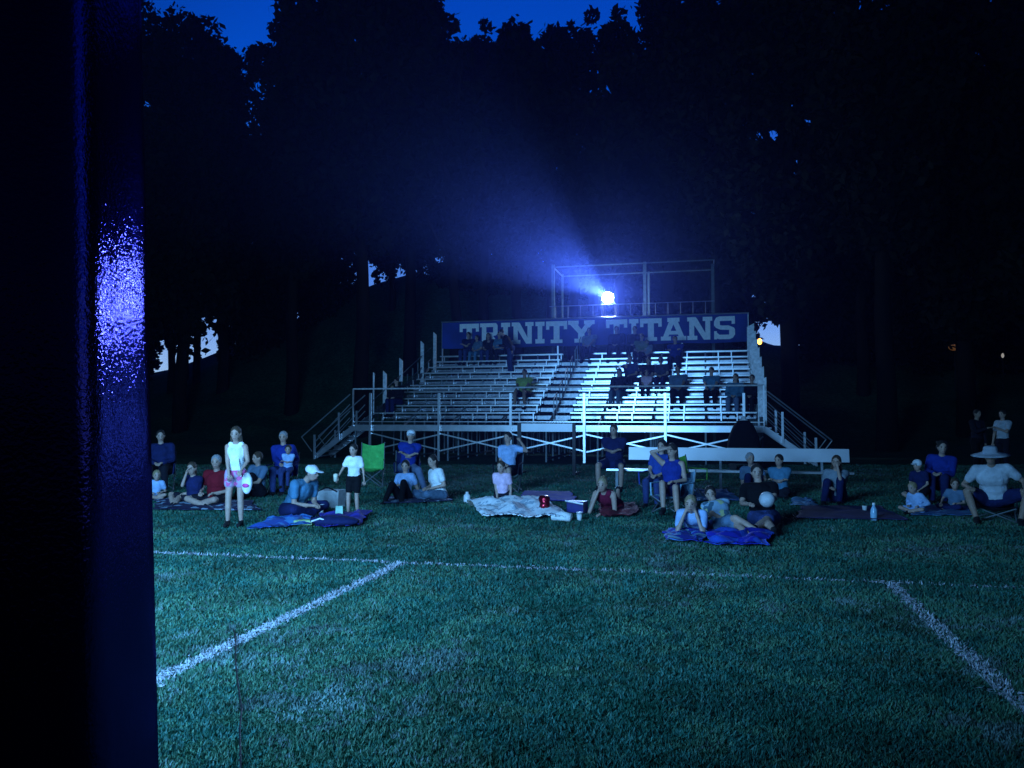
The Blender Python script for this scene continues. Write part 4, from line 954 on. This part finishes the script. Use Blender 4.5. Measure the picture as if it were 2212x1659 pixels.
camp_chair('blue folding chair on the right behind the bare-legged person', G(1422, 1092), 0, 'blue')
person('long haired person in blue top behind the one shading the brow', G(1422, 1092), 'chair', 1.5, 0, 'blue', 'short', 'jeans', 'long', 'dark', 'long', hands=('lap', 'lap'), seat=.38, fem=True)
camp_chair('low pale-framed folding chair of the bare-legged person', G(1453, 1108), -8, 'paleframe', .30, hback=.72)
person('dark haired person in blue tank top shading the brow with one arm', G(1453, 1108), 'chair', 1.62, 6, 'royal', 'tank', 'navy', 'mini', 'dark', 'long', hands=('lap', 'brow'), seat=.28, fem=True, feet=((-.22, .52, .07), (.02, .50, .12)), shoe='shoe_dark')
camp_chair('bright lime folding chair seen edge-on behind the low chair', G(1486, 1080), 62, 'lime2', .40, hback=.86)
person('child lying with the chin in both hands on a blue blanket', G(1492, 1166)+V((0, .32, 0)), 'prone', 1.4, 0, 'lightblue', 'short', 'jeans', 'long', 'blond', 'short', hands=('chin', 'chin'), group=GP, face=(-.15, -1))
pS = G(1568, 1152)
person('child in a patterned tee reclining on one elbow on a blue sleeping bag', pS, 'recline', 1.42, 0, 'pattern', 'short', 'greyblue', 'short', 'dark', 'short', hands=((-.42, -.16, .05), (.02, .24, .20)), group=GP, face=(0, -1), u=(.72, .25, .62) if False else (-.0, -.1, 1), sk='light') if False else None
# lying on the side: body axis runs to the right and towards the camera
def sidelie(label, px, py, H, headpx, headz, footpx, top, bottom, legs, hair, style, **k):
    base = G(px, py); hp_ = G(*headpx); d = V((hp_.x-base.x, hp_.y-base.y, 0)); f0 = (0, -1)
    s = H/1.7; hx = V((-d.x, -d.y, 0))            # face=(0,-1): local = -world in x and y
    fp = [G(*q) for q in footpx]; FL = [V((-(q.x-base.x), -(q.y-base.y), .07)) for q in fp]
    hx.normalize(); hv = V((hx.x*.8, hx.y*.8, headz))
    return person(label, base, 'recline', H, 0, top, k.pop('sleeves', 'short'), bottom, legs, hair, style, face=f0, u=hv, feet=FL, group=GP, **k)
sidelie('child in a patterned tee reclining on the bright blue sleeping bag', 1566, 1148, 1.42, (1505, 1128), .62, ((1618, 1166), (1640, 1160)), 'pattern', 'greyblue', 'short', 'dark', 'short', hands=((.38, .05, .06), (-.05, .22, .16)), hp=((0, 1, .5), (0, .6, 1)), shoe=None)
r_ = sidelie('adult in dark shirt leaning back on the grass with a pale ball in the lap', 1650, 1138, 1.78, (1618, 1120), 1.3, ((1608, 1166), (1688, 1166)), 'black', 'jeans', 'short', 'dark', 'short', hands=((-.05, .26, .42), (.22, .24, .36)), hp=((-.8, .5, .6), (-1, .2, .5)), shoe='shoe_dark', big=1.05, sleeves='short')
b0 = G(1650, 1138); single('pale_ball', 'pale round ball held in front of the leaning adult in the dark shirt', 'ball', MB().ball((0, 0, 0), .115, None, 20, 14), mat('ball_pale', (.5, .52, .55), .5), V((b0.x+.03, b0.y-.32, .44)), True)
person('grey haired person in a grey tee sitting below the team bench', G(1628, 1072), 'knees', 1.6, 6, 'greyblue', 'short', 'navy', 'long', 'grey', 'short', hands=('knee', 'lap'), group=GP, face=(-.1, -1), fem=True)
person('dark haired person with folded arms sitting second below the team bench', G(1686, 1074), 'cross', 1.55, 0, 'teal', 'short', 'dark', 'long', 'dark', 'short', hands=('folded', 'folded'), group=GP, face=(-.25, -1))
person('person hugging the knees beside the right leg of the team bench', G(1806, 1086), 'knees', 1.62, 0, 'grey', 'short', 'navy', 'long', 'brown', 'long', hands=('mouth', 'hug'), group=GP, face=(-.2, -1), fem=True)
person('person in a bright blue hooded top sitting behind the children at the far right', G(2032, 1084), 'knees', 1.72, 0, 'royal', 'long', 'navy', 'long', 'dark', 'curly', hands=('knee', 'knee'), group=GP, pel=(0, 0, .35), face=(-.4, -1))
person('small child with a pale cap sitting in front of the blue hooded top', G(2000, 1092)+V((0, .3, 0)), 'cross', 1.15, -12, 'navy', 'short', 'dark', 'short', 'blond', 'short', 'cap', hands=('lap', 'lap'), group=GP, pel=(0, 0, .25), face=(-.5, -1))
person('small child in pale blue crouching at the near left of the far right group', G(1986, 1112), 'cross', .98, -30, 'lightblue', 'long', 'lightblue', 'short', 'blond', 'short', hands=('lap', 'lap'), group=GP, lean=20, face=(-.3, -1))
person('small child in dark blue sitting between the crouching child and the wide hat', G(2062, 1106), 'cross', 1.0, 0, 'greyblue', 'short', 'navy', 'long', 'brown', 'short', hands=('lap', 'knee'), group=GP, face=(-.5, -1))
camp_chair('low dark folding chair under the person in the wide pale hat', G(2150, 1124), 0, 'dark', .22, hback=.5, face=(-.25, -1))
person('person in a white tee and wide pale hat sitting low at the right edge', G(2150, 1124), 'chair', 1.74, 0, 'palegrey', 'short', 'navy', 'short', 'dark', 'short', 'wide', hands=('knee', 'knee'), seat=.24, big=1.12, face=(-.25, -1), lean=16, feet=((-.30, .50, .07), (.28, .55, .07)), sk='mid', hp=((-.8, .4, 1), (.8, .4, 1)))
person('person standing far right in a pale tee and dark trousers', G(2168, 1030), 'stand', 1.82, 12, 'palegrey', 'short', 'dark', 'long', 'dark', 'short', hands=('phone', 'side'), face=(-1, -.5), lean=-4)
person('person in black standing far right facing the one in the pale tee', G(2112, 1030), 'stand', 1.84, 0, 'dark', 'long', 'black', 'long', 'dark', 'short', hands=('side', 'phone'), face=(.5, -.8), sk='mid')

# ---- people on the bleachers
BL = 'people sitting on the bleachers'
def row_of(px, py, H):
    best = None
    for i in range(10):
        zc_h = seatZ(i)+.09+.66*H/1.7; q = atY(px, py, seatY(i)-.02)
        e = abs(q.z-zc_h)
        if best is None or e < best[0]: best = (e, i, q.x)
    return best[1], best[2]
used = {}
def fan(label, px, py, H=1.7, row=None, **k):
    H = H*1.22; k['big'] = k.get('big', 1)*1.08
    i, x = row_of(px, py, H)
    if row is not None: i = row; x = atY(px, py, seatY(i)).x
    k.setdefault('face', (-.15, -1))
    if k.get('pose') == 'stand':
        return person(label, (x, seatY(i)-.36, seatZ(i)-.41), H=H, vox=.02, **{q: v for q, v in k.items()})
    return person(label, (x, seatY(i)-.0, seatZ(i)-.43), 'bleach', H, vox=.02, seat=.43, group=BL, **k)
fan('first seated person from the left on the top row, under the letter T', 1010, 719, top='navy', sleeves='short', bottom='jeans', hands=('folded', 'folded'))
fan('second seated person from the left on the top row, small and in blue grey', 1031, 728, 1.45, top='greyblue', bottom='teal', hands=('lap', 'lap'))
fan('third seated person from the left on the top row, long haired in dark clothes', 1056, 724, 1.6, top='dark', bottom='jeans', style='long', hands=('mouth', 'lap'), fem=True)
fan('fourth seated person from the left on the top row, in a teal top', 1077, 720, 1.65, top='teal', bottom='dark', style='long', hands=('lap', 'lap'), fem=True)
fan('person standing bent forward in a dark coat in front of the top left seats', 1108, 716, 1.75, row=7, pose='stand', top='black', sleeves='long', bottom='jeans', lean=28, hands=('side', 'phone'), big=1.12, hair='dark', face=(-1, -.4), nod=3)
fan('person in yellow green shirt sitting alone on a low left row', 1132, 810, 1.75, top='yellowgreen', sleeves='short', bottom='black', legs='short', sk='mid', hands=('knee', 'knee'), big=1.05, face=(-.1, -1))
fan('person in dark clothes at the left end of the first rows beside a child', 857, 822, 1.7, top='dark', sleeves='long', bottom='navy', hands=('lap', 'lap'))
fan('small pale haired child at the left end of the first row', 846, 838, 1.2, top='dark', bottom='dark', hair='blond', hands=('lap', 'lap'))
fan('person in a grey tee sitting alone on the top row beneath the letter Y', 1275, 712, 1.8, row=9, top='grey', sleeves='short', bottom='dark', hands=('knee', 'lap'))
fan('person in a dark blue coat beneath the gap before TITANS on the top row', 1333, 716, 1.85, row=9, top='navy', sleeves='long', bottom='black', big=1.25, hands=('lap', 'lap'))
fan('person in black beneath the first letter I of TITANS on the top row', 1371, 712, 1.8, row=9, top='dark', sleeves='long', bottom='black', hands=('lap', 'lap'))
fan('person in a grey green tee right of the pair in dark coats', 1382, 737, 1.65, row=8, top='olive', bottom='dark', hands=('lap', 'lap'))
fan('small child beside the grey green tee on an upper row', 1400, 754, 1.2, row=8, top='grey', bottom='dark', hair='brown')
fan('person in a deep blue top beneath the letter A of TITANS', 1459, 735, 1.78, top='royal', sleeves='long', bottom='navy', hands=('folded', 'folded'), big=1.1)
fan('person in a muted blue top in the middle of the seated group', 1361, 780, 1.7, top='jeans', bottom='dark', hair='brown', hands=('lap', 'mouth'))
fan('brown haired person in black in the middle of the seated group', 1395, 785, 1.6, top='black', bottom='dark', hair='brown', style='long', fem=True)
fan('small child in a pale pink top in the middle of the seated group', 1396, 812, 1.15, top='pink', bottom='dark', hair='brown')
fan('person in a dark hooded top right of the pink child', 1430, 787, 1.6, top='hood', sleeves='hood', bottom='navy')
fan('long haired person in dark clothes at the left of the low group', 1335, 807, 1.72, top='dark', sleeves='long', bottom='greyblue', style='long', fem=True, hands=('knee', 'lap'))
fan('broad person in a light grey tee with dark hair on a low row', 1467, 806, 1.8, top='greyblue', sleeves='short', bottom='dark', big=1.25, hands=('knee', 'lap'), sk='mid')
fan('person in teal tee and black trousers, right of the broad person', 1536, 810, 1.7, top='teal', bottom='black', hands=('knee', 'knee'))
fan('person all in light blue on a low row near the right end', 1586, 814, 1.7, top='teal', sleeves='long', bottom='denimlight', legs='long', style='long', fem=True, hair='brown', hands=('lap', 'lap'))
fan('person in dark clothes against the white posts at the right end of a low row', 1620, 818, 1.65, top='dark', sleeves='long', bottom='dark')

# ---- blankets and things on the grass
MBL = lambda k, c1, c2, sc=7, **q: pattern('cloth_'+k, c1, c2, sc, **q)
blanket('blanket', 'rumpled bright blue blanket at left in front of the person in the white cap', ((540, 1150), (668, 1140), (672, 1122), (585, 1126)), MBL('blue1', (.015, .08, .38), (.05, .22, .55), 9), seed=1, amp=.045)
blanket('blanket', 'dark purple blanket strewn with things under the standing boy', ((680, 1146), (775, 1142), (806, 1112), (690, 1118)), MBL('purple', (.015, .01, .22), (.03, .03, .40), 5), seed=2, amp=.05)
blanket('blanket', 'crumpled white patterned blanket under the child in pink', ((1040, 1124), (1222, 1128), (1180, 1086), (1012, 1088)), MBL('white', (.88, .90, .92), (.45, .54, .62), 12, th=.78), seed=3, amp=.10, n=46)
blanket('blanket', 'grey blanket end lying left of the white patterned blanket', ((1008, 1097), (1060, 1101), (1070, 1086), (1016, 1086)), SH['khaki'], seed=4, amp=.04)
blanket('picnic_mat', 'dark blue mat behind the white patterned blanket', ((1125, 1083), (1245, 1088), (1235, 1066), (1130, 1064)), MBL('navy', (.01, .015, .32), (.012, .02, .36), 3), seed=5, amp=.012, cat='mat')
blanket('blanket', 'dark red blanket under the legs of the person lying at centre', ((1300, 1124), (1378, 1116), (1376, 1092), (1290, 1096)), MBL('red', (.14, .005, .015), (.20, .01, .03), 5), seed=6, amp=.04)
blanket('sleeping_bag', 'blue patterned blanket under the child lying with chin in hands', ((1432, 1172), (1524, 1178), (1530, 1150), (1440, 1150)), MBL('blue2', (.012, .025, .32), (.05, .18, .50), 10, c3=(.15, .3, .45)), seed=7, amp=.03, cat='blanket')
blanket('sleeping_bag', 'bright blue sleeping bag under the reclining child in the patterned tee', ((1524, 1184), (1660, 1186), (1668, 1156), (1532, 1154)), MBL('blue3', (.008, .016, .42), (.015, .08, .55), 5), seed=8, amp=.05, cat='sleeping bag')
blanket('blanket', 'light blue blanket spread behind the low chair on the right', ((1500, 1086), (1602, 1086), (1570, 1062), (1498, 1062)), MBL('sky', (.05, .16, .42), (.10, .28, .55), 5), seed=9, amp=.03)
blanket('blanket', 'small pale blue blanket between the two people at right', ((1706, 1096), (1768, 1098), (1752, 1082), (1712, 1081)), MBL('sky2', (.12, .25, .42), (.20, .36, .52), 5), seed=10, amp=.03)
blanket('blanket', 'dark blanket with a bottle on it at the right of the crowd', ((1720, 1124), (1960, 1128), (1900, 1098), (1730, 1098)), MBL('dusk', (.02, .012, .07), (.03, .02, .10), 3), seed=11, amp=.015)
blanket('blanket', 'dark blanket with pale scattered clothes at the far left', ((332, 1106), (560, 1108), (545, 1086), (332, 1082)), MBL('left', (.012, .012, .06), (.25, .36, .48), 9, th=.72), seed=12, amp=.03)
blanket('blanket', 'blue blanket under the children at the far right', ((1972, 1118), (2100, 1118), (2090, 1098), (1980, 1096)), MBL('right', (.03, .12, .30), (.08, .24, .42), 6), seed=13, amp=.02)
blanket('blanket', 'thin dark blanket under the two people left of centre', ((835, 1092), (975, 1086), (965, 1074), (840, 1078)), MBL('mid', (.02, .03, .08), (.20, .28, .36), 10, th=.7), seed=14, amp=.02)
def cup(label, px, py, h=.14, r=.042, m=WHITEP, z=.0):
    return single('cup', label, 'cup', MB().lathe((0, 0, 0), [(r*.72, .0), (r*.9, h*.6), (r, h), (r*1.08, h), (r*1.08, h+.008), (r*.2, h+.010)], 16), m, G(px, py)+V((0, 0, z)), True, 'white drink cups on the grass')
cup('white drink cup beside the knee of the person in the white cap', 693, 1116, .17, .055, z=.03)
cup('white drink cup in front of the person lying at centre', 1252, 1125, .13, .05)
tp = G(716, 1096)
t = thing('tote_box', 'white square tub standing behind the drink cup at left', 'tub', tp)
m_ = MB(); m_.box(tp+V((0, 0, .16)), (.40, .30, .32), None, 1.1); m_.build('body', SH['white'], t); MB().tube([tp+V((-.2, -.16, .30)), tp+V((0, -.17, .38)), tp+V((.2, -.16, .30))], .012, 6).build('handle', SH['dark'], t)
bp_ = G(706, 1140)
t = thing('open_bag', 'dark open bag full of small things on the purple blanket', 'bag', bp_)
m_ = MB(); m_.ball(bp_+V((.1, .05, .10)), (.40, .20, .08), None, 20, 12); m_.build('body', SH['navy'], t, True)
MB().tube([bp_+V((-.2, -.1, .10)), bp_+V((-.05, -.12, .15)), bp_+V((.1, -.1, .10))], .012, 6).build('strap', SH['white'], t)
single('snack_box', 'small yellowish box at the edge of the blue blanket at left', 'box', MB().box((0, 0, .04), (.26, .16, .07), Matrix.Rotation(.4, 3, 'Z')), mat('box_yellow', (.35, .48, .20), .7), G(655, 1138)+V((0, 0, .03)))
single('paper_bag', 'small upright green and white packet on the purple blanket', 'packet', MB().box((0, 0, .09), (.12, .06, .18), Matrix.Rotation(.3, 3, 'Z'), .9), mat('packet_green', (.30, .55, .40), .5), G(733, 1124)+V((0, 0, .05)))
foil = mat('red_foil', (.32, .015, .03), .22, .85, var=.5, scale=14, bump=1.0, bscale=16)
single('foil_bag', 'shiny red foil snack bag standing on the white blanket', 'snack bag', MB().tube([(0, 0, .0), (0, 0, .05), (.01, 0, .16), (0, .0, .26), (0, 0, .30)], [.06, .10, .085, .10, .07], 7), foil, G(1176, 1118)+V((0, 0, .06)), True)
cb = G(1246, 1112)
t = thing('cooler_bag', 'dark blue cooler with a pale edge left of the person lying at centre', 'cooler', cb)
MB().box(cb+V((0, .05, .12)), (.30, .2, .16), Matrix.Rotation(-.25, 3, 'Z')).build('body', mat('cooler_blue', (.01, .012, .14), .4), t)
MB().box(cb+V((0, .05, .215)), (.31, .21, .025), Matrix.Rotation(-.25, 3, 'Z')).build('lid', mat('cooler_blue', (.012, .02, .5)), t); MB().tube([cb+V((-.18, -.10, .24)), cb+V((.14, -.20, .20))], .012, 6).build('handle', WHITEP, t)
single('rolled_cloth', 'white rolled cloth at the right corner of the white blanket', 'cloth', MB().tube([(-.16, 0, .06), (0, .02, .08), (.16, .0, .06)], [.05, .08, .07], 12), SH['white'], G(1212, 1126), True)
single('white_jug', 'small white plastic jug on the grass left of the white blanket', 'jug', MB().lathe((0, 0, 0), [(.06, 0), (.07, .05), (.065, .14), (.03, .18), (.028, .21)], 14), WHITEP, G(1009, 1086), True)
bt = G(1888, 1126)
t = thing('water_bottle', 'clear blue water bottle standing on the dark blanket at right', 'bottle', bt)
MB().lathe(bt+V((0, 0, .01)), [(.05, 0), (.052, .10), (.05, .17), (.022, .23), (.02, .25)], 14).build('body', mat('bottle_blue', (.35, .6, .8), .15), t, True); MB().lathe(bt+V((0, 0, .26)), [(.024, 0), (.024, .03)], 12).build('cap', WHITEP, t)
single('white_cup_small', 'tiny white cup lying on the dark blanket left of the bottle', 'cup', MB().lathe((0, 0, 0), [(.03, 0), (.042, .09), (.045, .095)], 12), WHITEP, G(1868, 1110)+V((0, 0, .04)), True)
# loose cable on the turf in the foreground
pts = []
for k, (px, py) in enumerate(((505, 1368), (507, 1400), (511, 1440), (514, 1490), (519, 1540), (521, 1590), (519, 1640), (517, 1700))):
    q = G(px, py); pts.append(q+V((.01*math.sin(k*2.1), 0, .028+.004*math.sin(k*1.7))))
single('cable', 'thin black cable lying on the grass in the left foreground', 'cable', MB().tube([p-pts[0] for p in pts], .005, 8), BLACKM, pts[0], True)
# far lamps seen through the trees at right
for px, py, lb, e in ((1641, 738, 'small bright orange lamp just right of the white bleacher posts', 9), (1915, 727, 'dim round orange lamp among the trees at right', .2), (2062, 750, 'dim brownish lamp among the trees, right of the round orange one', .06), (2166, 768, 'tiny white lamp near the right edge of the wood', .3)):
    Y = 54; p = atY(px, py, Y); gz = hz(p.x, Y)-.2
    t = thing('path_lamp', lb, 'lamp', (p.x, Y, gz), 'far lamps on the wooded slope')
    MB().bar((p.x, Y, gz), (p.x, Y, p.z-.15), .06).build('pole', BLACKM, t)
    nm = 'lamp_light_%g' % e; m = mat(nm, (.6, .35, .15), emit=((1, .34, .05) if px < 2100 else (.9, .85, .8)), es=e)
    MB().ball(p, (.14, .14, .2) if px < 1700 else ((.30, .3, .36) if px < 2000 else ((.36, .3, .22) if px < 2100 else (.08, .08, .15))), None, 12, 8).build('globe', m, t, True)
